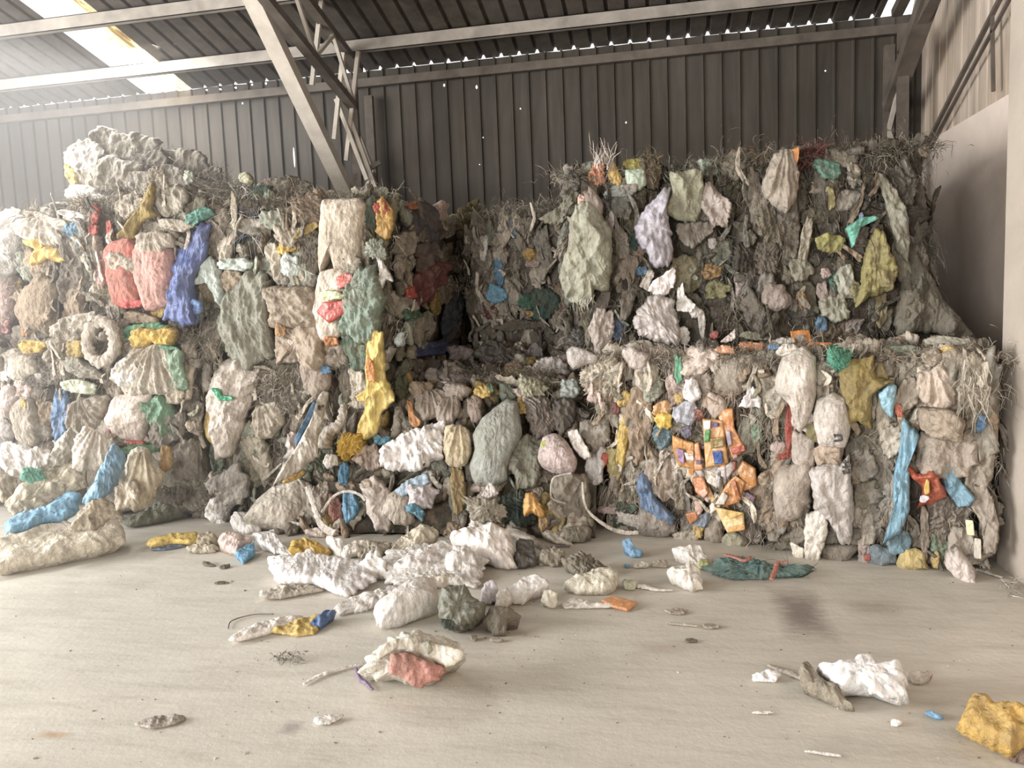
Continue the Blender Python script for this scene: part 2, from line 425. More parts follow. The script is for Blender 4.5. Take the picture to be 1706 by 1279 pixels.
lattice_frame(fx, 'lattice steel frame against the back wall with a wide pale knee brace', pale_steel, b1e, b0e, [(on_y(537, -8, 7.0), on_y(520, 142, 7.0)), (on_y(572, 88, 7.45), on_y(557, 232, 7.45)), (on_y(597, 86, 7.6), on_y(577, 268, 7.6)), (on_y(560, 165, 7.55), on_y(612, 300, 7.55)), (on_y(585, 200, 7.62), on_y(630, 325, 7.62))])
lattice_frame(2.12, 'dark lattice steel frame in the corner above the tall bales', dark_steel, (2.12, 5.9, 4.55), (2.12, 8.0, 3.35))
# small cross plate tying the braces low on the column
mb = MB(); q0, q1 = on_y(590, 296, 7.62), on_y(633, 270, 7.7); mb.bar(q0, q1, 0.045, 0.045)
tag(mb.build('tie_bar', dark_steel, base_origin=True), 'short steel tie bar low on the lattice column beside the pale brace', 'tie bar')

# crossed bracing rods on the upper right-hand cladding
nx = np.array([1.0, 0, 0])
def rod(a, b, lab, w=0.03):
    mb = MB(); mb.bar(on_plane(*a, (WALL_X - 0.02, 0, 0), nx), on_plane(*b, (WALL_X - 0.02, 0, 0), nx), w, w)
    return tag(mb.build('brace_rod', dark_steel, base_origin=True), lab, 'brace', 'bracing on the side cladding')
rod((1541, 247), (1672, -14), 'dark diagonal brace rod on the side cladding, upper of the parallel pair')
rod((1549, 246), (1690, -16), 'dark diagonal brace rod on the side cladding, lower of the parallel pair', 0.022)
rod((1655, 152), (1653, 20), 'thin upright rod on the side cladding between brace and pier', 0.022)

# dust hanging in the light under the clear roof panels, thinning out towards the right
def dust():
    m = bpy.data.materials.new('hanging_dust'); m.use_nodes = True
    N, L = m.node_tree.nodes, m.node_tree.links
    for n in list(N):
        if n.type == 'BSDF_PRINCIPLED': N.remove(n)
    out = N['Material Output']; v = N.new('ShaderNodeVolumeScatter')
    v.inputs['Color'].default_value = (1.0, 0.98, 0.96, 1); v.inputs['Anisotropy'].default_value = 0.3
    geo = N.new('ShaderNodeNewGeometry'); sx = N.new('ShaderNodeSeparateXYZ'); L.new(geo.outputs['Position'], sx.inputs[0])
    r = N.new('ShaderNodeMapRange'); r.interpolation_type = 'SMOOTHSTEP'
    r.inputs['From Min'].default_value = -7.0; r.inputs['From Max'].default_value = -1.2
    r.inputs['To Min'].default_value = DUST; r.inputs['To Max'].default_value = 0.0
    L.new(sx.outputs[0], r.inputs['Value']); L.new(r.outputs[0], v.inputs['Density']); L.new(v.outputs[0], out.inputs['Volume'])
    mb = MB(); mb.box((X_MIN + 0.05, 2.6, 0.02), (-1.2, WALL_Y - 0.12, 4.05))
    o = mb.build('dust_haze', m, base_origin=True)
    tag(o, 'pale dust haze hanging in the light over the left stacks', 'haze', kind='stuff')
DUST = 0.072
dust()
# ------------------------------------------------------------------ crumpled plastic: shapes
PAL = dict(W=(226, 220, 211), B=(200, 187, 166), b=(176, 163, 143), g=(146, 138, 124), d=(112, 104, 90), k=(74, 69, 62), o=(122, 116, 92),
           s=(156, 162, 142), S=(128, 140, 122), G=(70, 96, 80), T=(84, 150, 132), t=(78, 112, 108), u=(96, 158, 202), U=(72, 122, 165), n=(92, 112, 178),
           y=(222, 178, 68), m=(172, 142, 66), r=(198, 72, 58), R=(118, 56, 54), p=(208, 178, 168), P=(212, 138, 122), v=(178, 172, 184), O=(220, 134, 62),
           e=(160, 134, 106), c=(214, 202, 178), l=(196, 208, 205), x=(40, 38, 35))
def C(c, rng=None, j=0.0):
    c = PAL[c] if isinstance(c, str) else c
    if rng is not None and j:
        k = 1 + rng.uniform(-j, j); c = [v * k + rng.uniform(-j, j) * 14 for v in c]
    g = 0.3 * c[0] + 0.55 * c[1] + 0.15 * c[2]
    k = 0.68
    return srgb([g + (c[0] - g) * k, g + (c[1] - g) * k, (g + (c[2] - g) * k)])

def tri(t):
    return np.abs((t / np.pi) % 2.0 - 1.0) * 2 - 1        # -1..1, sharp ridges and valleys

def wob(p, rs, f, n=4):
    """smooth random field of 2D or 3D points, about -1..1"""
    out = np.zeros(len(p))
    for i in range(n):
        k = rs.normal(size=p.shape[1]); k *= f * (0.6 + 0.5 * i) / np.linalg.norm(k)
        out += np.sin(p @ k + rs.uniform(0, 6.28)) / (1 + 0.5 * i)
    return out / 1.8

def crumple(p, rs, f, n=6):
    w = np.stack([wob(p, rs, f * 0.6, 3), wob(p, rs, f * 0.6, 3)], 1) if p.shape[1] == 2 else np.stack([wob(p, rs, f * 0.6, 3) for _ in range(3)], 1)
    q = p + w * (0.30 / f)
    out = np.zeros(len(p)); tot = 0
    for i in range(n):
        k = rs.normal(size=p.shape[1]); ff = f * (0.7 + 0.55 * i); k *= ff / np.linalg.norm(k)
        a = 1 / (1 + 0.6 * i); out += a * tri(q @ k + rs.uniform(0, 6.28)); tot += a
    return out / tot * 1.5

def folds(p, rs, n, S, ang):
    """drapery folds running along direction ang (0 = up-down)"""
    ca, sa = math.cos(ang), math.sin(ang)
    x, y = (p[:, 0] * ca + p[:, 1] * sa) / S, (-p[:, 0] * sa + p[:, 1] * ca) / S
    out = np.zeros(len(p))
    for i in range(3):
        k = n * (0.7 + 0.6 * i) * np.pi
        ph = k * (x + 0.10 * np.sin(y * rs.uniform(3, 7) + rs.uniform(0, 6)) + 0.06 * np.sin(y * rs.uniform(8, 14) + rs.uniform(0, 6)))
        out += (1 - 2 * np.abs(np.sin(ph + rs.uniform(0, 6)))) / (1 + i)
    return out / 1.6

def smooth_outline(poly, nt, a=0.22):
    P = np.asarray(poly, float); n = len(P)
    out = []
    m = 12
    for i in range(n):
        p0, p1, p2, p3 = P[i - 1], P[i], P[(i + 1) % n], P[(i + 2) % n]
        for k in range(m):
            t = k / m
            m1, m2 = (p2 - p0) * a, (p3 - p1) * a
            out.append((2 * t**3 - 3 * t**2 + 1) * p1 + (t**3 - 2 * t**2 + t) * m1 + (-2 * t**3 + 3 * t**2) * p2 + (t**3 - t**2) * m2)
    out = np.array(out)
    d = np.linalg.norm(np.roll(out, -1, 0) - out, axis=1); s = np.concatenate([[0], np.cumsum(d)])
    tt = np.linspace(0, s[-1], nt, endpoint=False)
    o2 = np.vstack([out, out[:1]])
    return np.stack([np.interp(tt, s, o2[:, 0]), np.interp(tt, s, o2[:, 1])], 1)

_topo = {}
def topology(nr, nt):
    key = (nr, nt)
    if key not in _topo:
        F = [(0, 1 + j, 1 + (j + 1) % nt) for j in range(nt)]
        for i in range(nr - 1):
            a, b = 1 + i * nt, 1 + (i + 1) * nt
            F += [(a + j, b + j, b + (j + 1) % nt, a + (j + 1) % nt) for j in range(nt)]
        last = 1 + (nr - 1) * nt; c = 1 + nr * nt
        F += [(last + (j + 1) % nt, last + j, c) for j in range(nt)]
        _topo[key] = F
    return _topo[key]

#            dome exponent, dome power, fold kind, fold amount, ragged edge
STYLE = {
    's': (2.8, 0.55, 'stuff', 0.050, 0.016),   # stuffed sack
    'h': (5.0, 0.50, 'hang', 0.110, 0.050),    # cloth with hanging folds
    'b': (4.6, 0.50, 'belt', 0.100, 0.040),    # folds lying across
    'f': (3.4, 0.50, 'fan', 0.100, 0.040),     # gathered sack, folds fan from a neck
    'c': (5.0, 0.45, 'crumple', 0.150, 0.070), # crumpled film
    'z': (3.0, 0.55, 'fuzz', 0.090, 0.085),    # frayed clump
    'p': (8.0, 0.45, 'flat', 0.040, 0.006),    # flat pouch or card
    'n': (6.0, 0.40, 'crumple', 0.110, 0.080), # thin torn sheet
}
def patch(poly, th, style, seed, res=1.0, back=None, rim=False, rel=1.0):
    """closed crumpled body over an outline (2D, metres). returns local verts (x, y, height), faces"""
    rs = np.random.RandomState(seed % (2**31))
    pe, pw, kind, amt, rag = STYLE[style]
    P = np.asarray(poly, float)
    lo, hi = P.min(0), P.max(0); size = hi - lo; Sz = float(max(size)); Sm = float(min(size))
    nt = int(min(230, max(36, 2 * (size[0] + size[1]) / 0.0085)) * res); nr = int(min(60, max(9, Sm / 2 / 0.0075)) * res)
    nt, nr = max(nt, 20), max(nr, 6)
    Bd = smooth_outline(P, nt, 0.04 if kind == 'flat' else 0.20)
    c = Bd.mean(0)
    th_ = np.linspace(0, 2 * np.pi, nt, endpoint=False)
    rg = np.zeros(nt)
    for k in (4, 7, 11, 17, 26, 37): rg += tri(k * th_ + rs.uniform(0, 6.28) + 0.8 * np.sin(2 * th_ + rs.uniform(0, 6))) * rs.uniform(0.4, 1) / math.sqrt(k / 5)
    for _ in range(rs.randint(2, 6)):                                  # torn points
        a0, wd = rs.uniform(0, 6.28), rs.uniform(0.06, 0.16)
        dd_ = np.abs((th_ - a0 + np.pi) % (2 * np.pi) - np.pi); rg += rs.uniform(0.8, 2.6) * np.maximum(0, 1 - dd_ / wd)
    if kind in ('fuzz',): rg += rs.normal(size=nt) * 0.6
    Bd = c + (Bd - c) * (1 + rag * rg * 0.75)[:, None]
    rr = np.linspace(0, 1, nr + 1)[1:] ** 0.85
    XY = np.concatenate([[c]] + [c + (Bd - c) * r for r in rr]); R = np.concatenate([[0.0]] + [np.full(nt, r) for r in rr])
    base = th * np.maximum(1 - R ** pe, 0) ** pw
    q = (XY - c)
    f0 = 9.0 / max(Sm, 0.05)
    sheet = kind not in ('stuff', 'fan')
    # creases of a fixed real size: hand-wide, finger-wide, and the small ones between
    st = np.array([1.0, rs.uniform(0.4, 0.8)])
    cr1 = crumple(q * st, rs, 60.0, 6); cr2 = crumple(q * st, rs, 130.0, 5); cr3 = crumple(q * np.array([1.0, 0.5]), rs, 260.0, 4)
    if kind == 'stuff':
        d = 0.5 * wob(q, rs, 5.0 / Sm) + 0.4 * folds(q, rs, 3, Sm, rs.uniform(-0.5, 0.5)) * (0.2 + R); fine = 0.45 + 0.5 * R
    elif kind == 'hang':
        d = 0.8 * folds(q, rs, 2.2, Sm, rs.uniform(-0.25, 0.25)) + 0.4 * crumple(q, rs, f0, 5); fine = 0.9
    elif kind == 'belt':
        d = 0.8 * folds(q, rs, 2.4, Sm, math.pi / 2 + rs.uniform(-0.25, 0.25)) + 0.4 * crumple(q, rs, f0, 5); fine = 0.9
    elif kind == 'fan':
        nk = np.array([c[0] + rs.uniform(-0.2, 0.2) * size[0], hi[1] + 0.12 * size[1]])
        a = np.arctan2(XY[:, 0] - nk[0], nk[1] - XY[:, 1]); wa = 0.5 * wob(q, rs, 7 / Sm)
        d = 0.45 * tri(a * rs.uniform(14, 20) + wa) + 0.35 * tri(a * 37 + 2 * wa) + 0.3 * crumple(q, rs, f0, 4); fine = 0.8
    elif kind == 'crumple':
        d = crumple(q, rs, f0 * 0.8, 7); fine = 1.15
    elif kind == 'fuzz':
        d = 0.7 * crumple(q, rs, f0, 5) + 0.6 * folds(q, rs, 9, Sm, rs.uniform(-0.5, 0.5)) + 0.15 * rs.normal(size=len(q)); fine = 1.2
    else:
        d = 0.6 * crumple(q, rs, f0 * 0.5, 5) + 0.3 * wob(q, rs, 4 / Sm); fine = 0.45
    if kind in ('hang', 'belt', 'crumple', 'fuzz'):
        g = rs.normal(size=2) * (0.04 if rim else 0.14); base = base + (q @ g)
    env = np.ones_like(R) if sheet else (1 - R ** 7) * (0.45 + 0.55 * np.minimum(1, base / max(th, 1e-4) + 0.2))
    k_ = min(1.0, Sm / 0.12)
    if rim: env = env * (1 - R ** 9)
    Z = base + rel * (d * amt * min(Sm, 0.40) * env + (cr1 * 0.011 + cr2 * 0.0065 + cr3 * 0.0028) * fine * k_ * (np.sqrt(np.maximum(1 - R ** 6, 0)) if rim or not sheet else 1.0))
    if back is None: back = max(0.02, th * 0.5)
    nrings = nr + 1
    bx = c + (Bd - c) * (0.80 if sheet else 0.93)
    zb = np.minimum(Z[-nt:] - 0.004, -back) if not sheet else Z[-nt:] * 0.3 - 0.004 - back * 0.7
    V = np.concatenate([np.column_stack([XY, Z]), np.column_stack([bx, zb]), [[c[0], c[1], -back]]])
    return V, topology(nrings, nt)

def ellipse(cx, cy, w, h, rot=0.0, seed=0, n=22):
    """an uneven, cornered oval: no two alike"""
    rs = np.random.RandomState((seed * 7919 + 13) % (2**31))
    t = np.linspace(0, 2 * np.pi, n, endpoint=False) + rs.uniform(-0.09, 0.09, n)
    e = 2 / rs.uniform(1.9, 2.9)
    x = np.sign(np.cos(t)) * np.abs(np.cos(t)) ** e; y = np.sign(np.sin(t)) * np.abs(np.sin(t)) ** e
    k = 1 + 0.09 * np.sin(2 * t + rs.uniform(0, 6)) + 0.08 * np.sin(3 * t + rs.uniform(0, 6)) + 0.06 * tri(5 * t + rs.uniform(0, 6)) + rs.uniform(-0.07, 0.07, n)
    for _ in range(2): k[rs.randint(n)] += rs.uniform(0.05, 0.22)
    sh = rs.uniform(-0.18, 0.18)
    x, y = (x * k + sh * y) * w / 2, y * h / 2 * k
    a = math.radians(-rot)
    return np.column_stack([cx + x * math.cos(a) - y * math.sin(a), cy + x * math.sin(a) + y * math.cos(a)])

class Frame:
    """a plane in the place: origin, axis along, axis up, outward normal"""
    def __init__(s, o, ex, n):
        s.o = np.asarray(o, float); s.n = np.asarray(n, float) / np.linalg.norm(n)
        ex = np.asarray(ex, float); ex = ex - s.n * np.dot(ex, s.n); s.ex = ex / np.linalg.norm(ex); s.ey = np.cross(s.n, s.ex)
    def px(s, x, y, out=0.0):
        p = on_plane(x, y, s.o + s.n * out, s.n) - s.o
        return np.array([np.dot(p, s.ex), np.dot(p, s.ey)])
    def world(s, V, out=0.0):
        return s.o + V[:, :1] * s.ex + V[:, 1:2] * s.ey + (V[:, 2:3] + out) * s.n

CROPS = dict(A=(0, 180, .2972), B=(300, 280, .2815), C=(620, 300, .2815), D=(900, 220, .2972), E=(1260, 220, .2971), F=(0, 500, .3597), G=(330, 580, .2972),
             H=(660, 540, .3284), I=(960, 540, .3284), J=(1280, 540, .3598), K=(230, 820, .2755), L=(560, 820, .3282), M=(1000, 840, .4138), X=(0, 0, 1.0))
def outline_px(crop, shp, seed):
    x0, y0, k = CROPS[crop]
    if isinstance(shp, tuple): pts = ellipse(*shp, seed=seed) if len(shp) == 5 else ellipse(*shp, 0, seed=seed)
    else: pts = np.asarray(shp, float)
    return pts * k + np.array([x0, y0])

def tube(pts, rad, seed, flat=1.0, nrm=None, nseg=None, nring=14, crease=0.25):
    """twisted strip, rope of plastic or strap along world points; rad per point"""
    rs = np.random.RandomState(seed % (2**31))
    P = np.asarray(pts, float); n = len(P)
    t = np.linspace(0, n - 1, nseg or max(12, 10 * n))
    def cr(A):
        out = []
        for x in t:
            i = min(int(x), n - 2); u = x - i
            a, b, c_, d = A[max(i - 1, 0)], A[i], A[i + 1], A[min(i + 2, n - 1)]
            out.append(0.5 * ((2 * b) + (c_ - a) * u + (2 * a - 5 * b + 4 * c_ - d) * u * u + (3 * b - a - 3 * c_ + d) * u**3))
        return np.array(out)
    Q = cr(P); r = np.interp(t, np.arange(n), np.asarray(rad, float))
    T = np.gradient(Q, axis=0); T /= np.linalg.norm(T, axis=1)[:, None] + 1e-9
    up = np.array([0, 0, 1.0]) if nrm is None else np.asarray(nrm, float)
    V = []
    ang = np.linspace(0, 2 * np.pi, nring, endpoint=False)
    ph = rs.uniform(0, 6.28, 3)
    for i in range(len(Q)):
        s = np.cross(T[i], up); s /= np.linalg.norm(s) + 1e-9; u = np.cross(s, T[i])
        tw = 0.5 * math.sin(i * 0.23 + ph[0])
        k = 1 + crease * (1 - 2 * np.abs(np.sin(3 * ang + 0.35 * i + ph[1]))) * 0.6 + crease * 0.5 * np.sin(5 * ang - 0.5 * i + ph[2]) + crease * 0.35 * math.sin(i * 1.3 + ph[0])
        for a, kk in zip(ang, k):
            V.append(Q[i] + r[i] * kk * (math.cos(a + tw * 0.3) * s + flat * math.sin(a + tw * 0.3) * u))
    m = len(Q); F = []
    for i in range(m - 1):
        F += [(i * nring + j, i * nring + (j + 1) % nring, (i + 1) * nring + (j + 1) % nring, (i + 1) * nring + j) for j in range(nring)]
    F += [tuple(range(nring))[::-1], tuple((m - 1) * nring + j for j in range(nring))]
    return np.array(V), F

def fibres(origins, dirs, lengths, seed, w=0.005, droop=0.5, curl=0.5, seg=5):
    """thin flat strips of frayed weave; arrays of world origins and directions"""
    rs = np.random.RandomState(seed % (2**31))
    n = len(origins)
    p = np.array(origins, float); d = np.array(dirs, float); d /= np.linalg.norm(d, axis=1)[:, None] + 1e-9
    side = np.cross(d, rs.normal(size=(n, 3))); side /= np.linalg.norm(side, axis=1)[:, None] + 1e-9
    ww = w * rs.uniform(0.5, 1.5, n)
    V = np.zeros((n, seg + 1, 2, 3)); L = np.asarray(lengths)[:, None] / seg
    for k in range(seg + 1):
        hw = (ww * (1 - 0.7 * (k / seg) ** 2) / 2)[:, None]
        V[:, k, 0] = p - side * hw; V[:, k, 1] = p + side * hw
        p = p + d * L
        d = d + rs.normal(size=(n, 3)) * curl / seg * 1.4 + np.array([0, 0, -droop / seg * 1.5])
        d /= np.linalg.norm(d, axis=1)[:, None]
        side = side + rs.normal(size=(n, 3)) * 0.25; side -= d * (side * d).sum(1)[:, None]; side /= np.linalg.norm(side, axis=1)[:, None] + 1e-9
    F = []
    for i in range(n):
        b = i * (seg + 1) * 2
        F += [(b + 2 * k, b + 2 * k + 1, b + 2 * k + 3, b + 2 * k + 2) for k in range(seg)]
    return V.reshape(-1, 3), F

MATOF = {'film': 'film', 'wrap': 'film', 'pouch': 'pouch', 'print': 'pouch', 'tuft': 'fibre', 'strand': 'fibre', 'fringe': 'fibre', 'net': 'fibre', 'card': 'pouch', 'wire': 'fibre'}
def mat_for(name):
    for k, v in MATOF.items():
        if k in name: return MAT[v]
    return MAT['woven']

SEED = [100]
def nseed():
    SEED[0] += 1
    return SEED[0]

CNAME = dict(W='white', B='cream', b='beige', g='grey', d='dark grey', k='near-black', o='olive', s='sage green', S='grey-green', G='dark green', T='teal green', t='dull teal', u='sky blue', U='blue',
             n='royal blue', y='yellow', m='mustard', r='red', R='maroon', p='pale pink', P='salmon pink', v='lavender', O='orange', e='brown', c='cream', l='pale blue-grey', x='black')
def colour_array(n, col, rng):
    """the piece's own colour, slightly uneven"""
    return np.tile(np.array(C(col, rng, 0.05)), (n, 1))

# ---- bales
class Bale:
    def __init__(s, name, label, cat, px, Y, z0, z1, a=0.0, depth=1.3, group=None, seed=0, pal='bgdos', pad=0.0, core=True):
        """px = (left, right) picture columns of the front face at mid height; the face plane passes Y at its middle, turned by a (radians)"""
        s.rng = random.Random(seed); s.rs = np.random.RandomState(seed + 5)
        n = np.array([math.sin(a), -math.cos(a), 0.0]); ex = np.array([math.cos(a), math.sin(a), 0.0])
        xm = (px[0] + px[1]) / 2
        # middle of the face: the ray through the middle column meets Y
        ym = 520
        p = on_y(xm, ym, Y); O = np.array([p[0], Y, 0.0])
        F0 = Frame(O, ex, n)
        xl = F0.px(px[0], ym)[0]; xr = F0.px(px[1], ym)[0]
        mid = (xl + xr) / 2
        s.o = O + ex * mid; s.o[2] = 0; s.w = xr - xl; s.z0, s.z1, s.depth = z0, z1, depth
        s.face = Frame(s.o, ex, n); s.ex, s.n = ex, n
        s.side = Frame(s.o + ex * s.w / 2, -n, ex)          # the face on the right, running back
        s.lside = Frame(s.o - ex * s.w / 2, n, -ex)
        s.top = Frame(s.o + np.array([0, 0, z1]), ex, np.array([0, 0, 1.0]))
        s.root = empty(name, s.o - n * depth / 2 + np.array([0, 0, z0]), 0.0, label=label, cat=cat, group=group)
        s.org = np.array(s.root.location)
        s.pal = pal; s.name = name
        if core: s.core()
    def add(s, name, V, F, col, mat=None, parent=None, label=None):
        o = mesh_obj(name, np.asarray(V) - s.org, F, mat or mat_for(name), col, parent or s.root)
        if label: o['label'] = label
        return o
    def core(s):
        n = 26
        V, F = [], []
        g = np.linspace(-1, 1, n)
        for ax in range(3):
            for sg in (-1, 1):
                b = len(V)
                for i in range(n):
                    for j in range(n):
                        q = [0, 0, 0]; q[ax] = sg; q[(ax + 1) % 3] = g[i]; q[(ax + 2) % 3] = g[j]
                        V.append(q)
                for i in range(n - 1):
                    for j in range(n - 1):
                        f = (b + i * n + j, b + (i + 1) * n + j, b + (i + 1) * n + j + 1, b + i * n + j + 1)
                        F.append(f if sg > 0 else f[::-1])
        V = np.array(V, float)
        U = V / (np.sum(np.abs(V) ** 9, axis=1) ** (1 / 9))[:, None]
        h = (s.z1 - s.z0) / 2
        P = np.column_stack([U[:, 0] * (s.w / 2 - 0.02), U[:, 1] * (s.depth / 2 - 0.02), U[:, 2] * (h - 0.01)])
        d = 0.028 * crumple(P, s.rs, 9.0, 5) + 0.02 * wob(P, s.rs, 16)
        P = P * (1 + (d / 0.7)[:, None]) 
        P = P * np.array([1, 1, 1.0])
        W = s.o - s.n * s.depth / 2 + P[:, :1] * s.ex + P[:, 1:2] * (-s.n) + np.column_stack([np.zeros(len(P)), np.zeros(len(P)), P[:, 2] + s.z0 + h])
        W[:, 2] = np.maximum(W[:, 2], s.z0 + 0.002)
        cid = wob(P * np.array([1, 1, 0.5]), s.rs, 14, 5)
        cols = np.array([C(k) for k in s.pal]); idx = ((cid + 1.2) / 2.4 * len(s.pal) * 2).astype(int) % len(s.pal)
        s.add('bale_core', W, F, cols[idx] * 0.45)  # core colour darkened so the gaps between scraps look shaded
    def piece(s, crop, name, col, style, shp, out=0.03, th=None, frame=None, parent=None, label=None, tilt=0.0):
        sd = nseed(); fr = frame or s.face
        pp = outline_px(crop, shp, sd)
        if parent is None: out = out * 0.8; cm = pp.mean(0); pp = cm + (pp - cm) * (1.0 if style == 'p' else 1.07)
        P = np.array([fr.px(x, y, out) for x, y in pp])
        size = np.ptp(P, axis=0); Sm = min(size)
        if th is None: th = {'s': 0.30, 'h': 0.17, 'b': 0.19, 'f': 0.24, 'c': 0.20, 'z': 0.15, 'p': 0.02, 'n': 0.08}[style] * min(Sm, 0.4)
        V, F = patch(P, th, style, sd, back=0.03)
        W = fr.world(V, out)
        cn = col if isinstance(col, str) else None
        lab = label or (f"{CNAME[cn]} {name.replace('_', ' ')}" if cn in CNAME else None)
        return s.add(name, W, F, colour_array(len(V), col, s.rng), parent=parent, label=lab)
    def tuft(s, crop, name, col, shp, n=60, ln=0.16, out=0.05, up=-1.0, w=0.005, frame=None, curl=0.7, droop=0.5, spread=0.5):
        sd = nseed(); rs = np.random.RandomState(sd); fr = frame or s.face
        pp = outline_px(crop, shp, sd); P = np.array([fr.px(x, y, out) for x, y in pp])
        c = P.mean(0); t = rs.randint(0, len(P), n); r = np.sqrt(rs.uniform(0, 1, n))[:, None]
        q = c + (P[t] - c) * r
        O = fr.world(np.column_stack([q, rs.uniform(-0.02, 0.04, n)]), out)
        D = fr.n * 0.45 + np.array([0, 0, up]) + rs.normal(size=(n, 3)) * spread
        V, F = fibres(O, D, ln * rs.uniform(0.4, 1.3, n), sd, w, droop, curl)
        cs = col if isinstance(col, (list, tuple)) and not isinstance(col[0], (int, float)) else [col]
        cols = np.array([C(c_, s.rng, 0.06) for c_ in cs]); k = rs.randint(0, len(cols), n)
        return s.add(name, V, F, np.repeat(cols[k], 12, axis=0), MAT['fibre'])
    def strip(s, crop, name, col, pts, rad, out=0.05, flat=0.35, frame=None, label=None, crease=0.25):
        sd = nseed(); fr = frame or s.face
        x0, y0, k = CROPS[crop]
        Wp = [fr.world(np.array([[*fr.px(x * k + x0, y * k + y0, out), 0.0]]), out)[0] for x, y in pts]
        dpx = np.linalg.norm(np.array(Wp).mean(0) - CAM) / FPX * k
        rad = rad if isinstance(rad, (list, tuple)) else [rad] * len(pts)
        V, F = tube(Wp, [r * dpx for r in rad], sd, flat, fr.n, crease=crease)
        return s.add(name, V, F, colour_array(len(V), col, s.rng), label=label)
    def fill(s, n_face, n_side=0, n_top=0, n_left=0, pal=None, big=1.0, tufts=10, zlo=None, dark=0.0, straps=0, shreds=46):
        """the anonymous packed scraps of the bale; each a part, tall and squeezed like the layers of the bale"""
        pal = pal or s.pal; rng = s.rng
        names = ['packed_sack', 'film_scrap', 'woven_scrap']
        def one(fr, u0, u1, v0, v1, k):
            sd = nseed()
            sm = rng.random() < 0.45
            h = rng.uniform(0.10, 0.26) if sm else rng.uniform(0.22, 0.62); w = rng.uniform(0.05, 0.15) if sm else rng.uniform(0.10, 0.24)
            h *= big; w *= big
            if rng.random() < 0.18: w, h = h, w
            u, v = rng.uniform(u0, u1), rng.uniform(v0, v1)
            v = min(max(v, v0 + h * 0.35), v1 - h * 0.42); u = min(max(u, u0 + w * 0.3), u1 - w * 0.3)
            st = rng.choice('hhhcccczzzbfnn')
            m = rng.randint(6, 11); an = sorted(rng.uniform(0, 6.283) for _ in range(m)); an = [x * 0.5 + 0.5 * (2 * math.pi * i / m) for i, x in enumerate(an)]
            ra = [rng.uniform(0.65, 1.15) for _ in range(m)]; ro = math.radians(rng.gauss(0, 16))
            P = np.array([(w / 2 * r_ * math.cos(a_), h / 2 * r_ * math.sin(a_)) for a_, r_ in zip(an, ra)])
            P = np.column_stack([u + P[:, 0] * math.cos(ro) - P[:, 1] * math.sin(ro), v + P[:, 0] * math.sin(ro) + P[:, 1] * math.cos(ro)])
            V, F = patch(P, rng.uniform(0.015, 0.05), st, sd, 0.8, 0.04)
            W = fr.world(V, rng.uniform(-0.015, 0.045)); W[:, 2] = np.maximum(W[:, 2], s.z0 + 0.004)
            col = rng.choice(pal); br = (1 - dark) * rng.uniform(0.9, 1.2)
            s.add(names[k % 3], W, F, colour_array(len(V), [x * br for x in PAL[col]], rng), MAT['film'] if k % 3 == 1 else MAT['woven'])
        zl = s.z0 if zlo is None else zlo
        for k in range(n_face): one(s.face, -s.w / 2, s.w / 2, zl, s.z1, k)
        for k in range(n_side): one(s.side, 0.0, s.depth, zl, s.z1, k)
        for k in range(n_left): one(s.lside, -s.depth, 0.0, zl, s.z1, k)
        for k in range(n_top): one(s.top, -s.w / 2, s.w / 2, -0.05, min(s.depth, 0.7), k)
        for k in range(int(tufts * 2.2)):
            sd = nseed(); rs = np.random.RandomState(sd); m = 110
            u, v = rng.uniform(-s.w / 2, s.w / 2), rng.uniform(zl + 0.1, s.z1)
            if k % 3 == 0: v = s.z1 - 0.03
            q = np.column_stack([u + rs.normal(size=m) * 0.07, v + rs.normal(size=m) * (0.02 if k % 3 == 0 else 0.09), rs.uniform(-0.01, 0.06, m)])
            D = s.face.n * 0.5 + np.array([0, 0, 0.5 if k % 3 == 0 else -0.8]) + rs.normal(size=(m, 3)) * 0.6
            V, F = fibres(s.face.world(q), D, rs.uniform(0.03, 0.14, m), sd, 0.0036, 0.8, 0.9)
            cols = np.array([C(rng.choice(pal), rng, 0.1) for _ in range(4)])
            s.add('fibre_tuft', V, F, np.repeat(cols[rs.randint(0, 4, m)], 12, axis=0), MAT['fibre'])
        for k in range(shreds):
            sd = nseed(); h, w = rng.uniform(0.07, 0.30), rng.uniform(0.012, 0.05)
            fr = s.side if (n_side and rng.random() < 0.3) else s.face
            u = rng.uniform(0, s.depth) if fr is s.side else rng.uniform(-s.w / 2, s.w / 2); v = rng.uniform(zl + h / 2, s.z1 - 0.02)
            ro = rng.gauss(0, 0.5); bend = rng.uniform(-0.05, 0.05); P = []
            for t_, sg in [(i / 4, 1) for i in range(5)] + [(1 - i / 4, -1) for i in range(5)]:
                x_ = bend * (t_ - 0.5) ** 2 * 4 + sg * w / 2 * (1 - 0.5 * t_) * rng.uniform(0.7, 1.2); y_ = (t_ - 0.5) * h
                P.append((u + x_ * math.cos(ro) - y_ * math.sin(ro), v + x_ * math.sin(ro) + y_ * math.cos(ro)))
            V, F = patch(P, 0.008, 'n', sd, 0.9, 0.006)
            V[:, 2] += (V[:, 1] - v) * rng.uniform(-0.25, 0.25)
            W = fr.world(V, rng.uniform(0.05, 0.12)); W[:, 2] = np.maximum(W[:, 2], s.z0 + 0.004)
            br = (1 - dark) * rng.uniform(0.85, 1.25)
            s.add('hanging_shred', W, F, colour_array(len(V), [x * br for x in PAL[rng.choice(pal)]], rng), MAT['film'] if k % 2 else MAT['woven'])
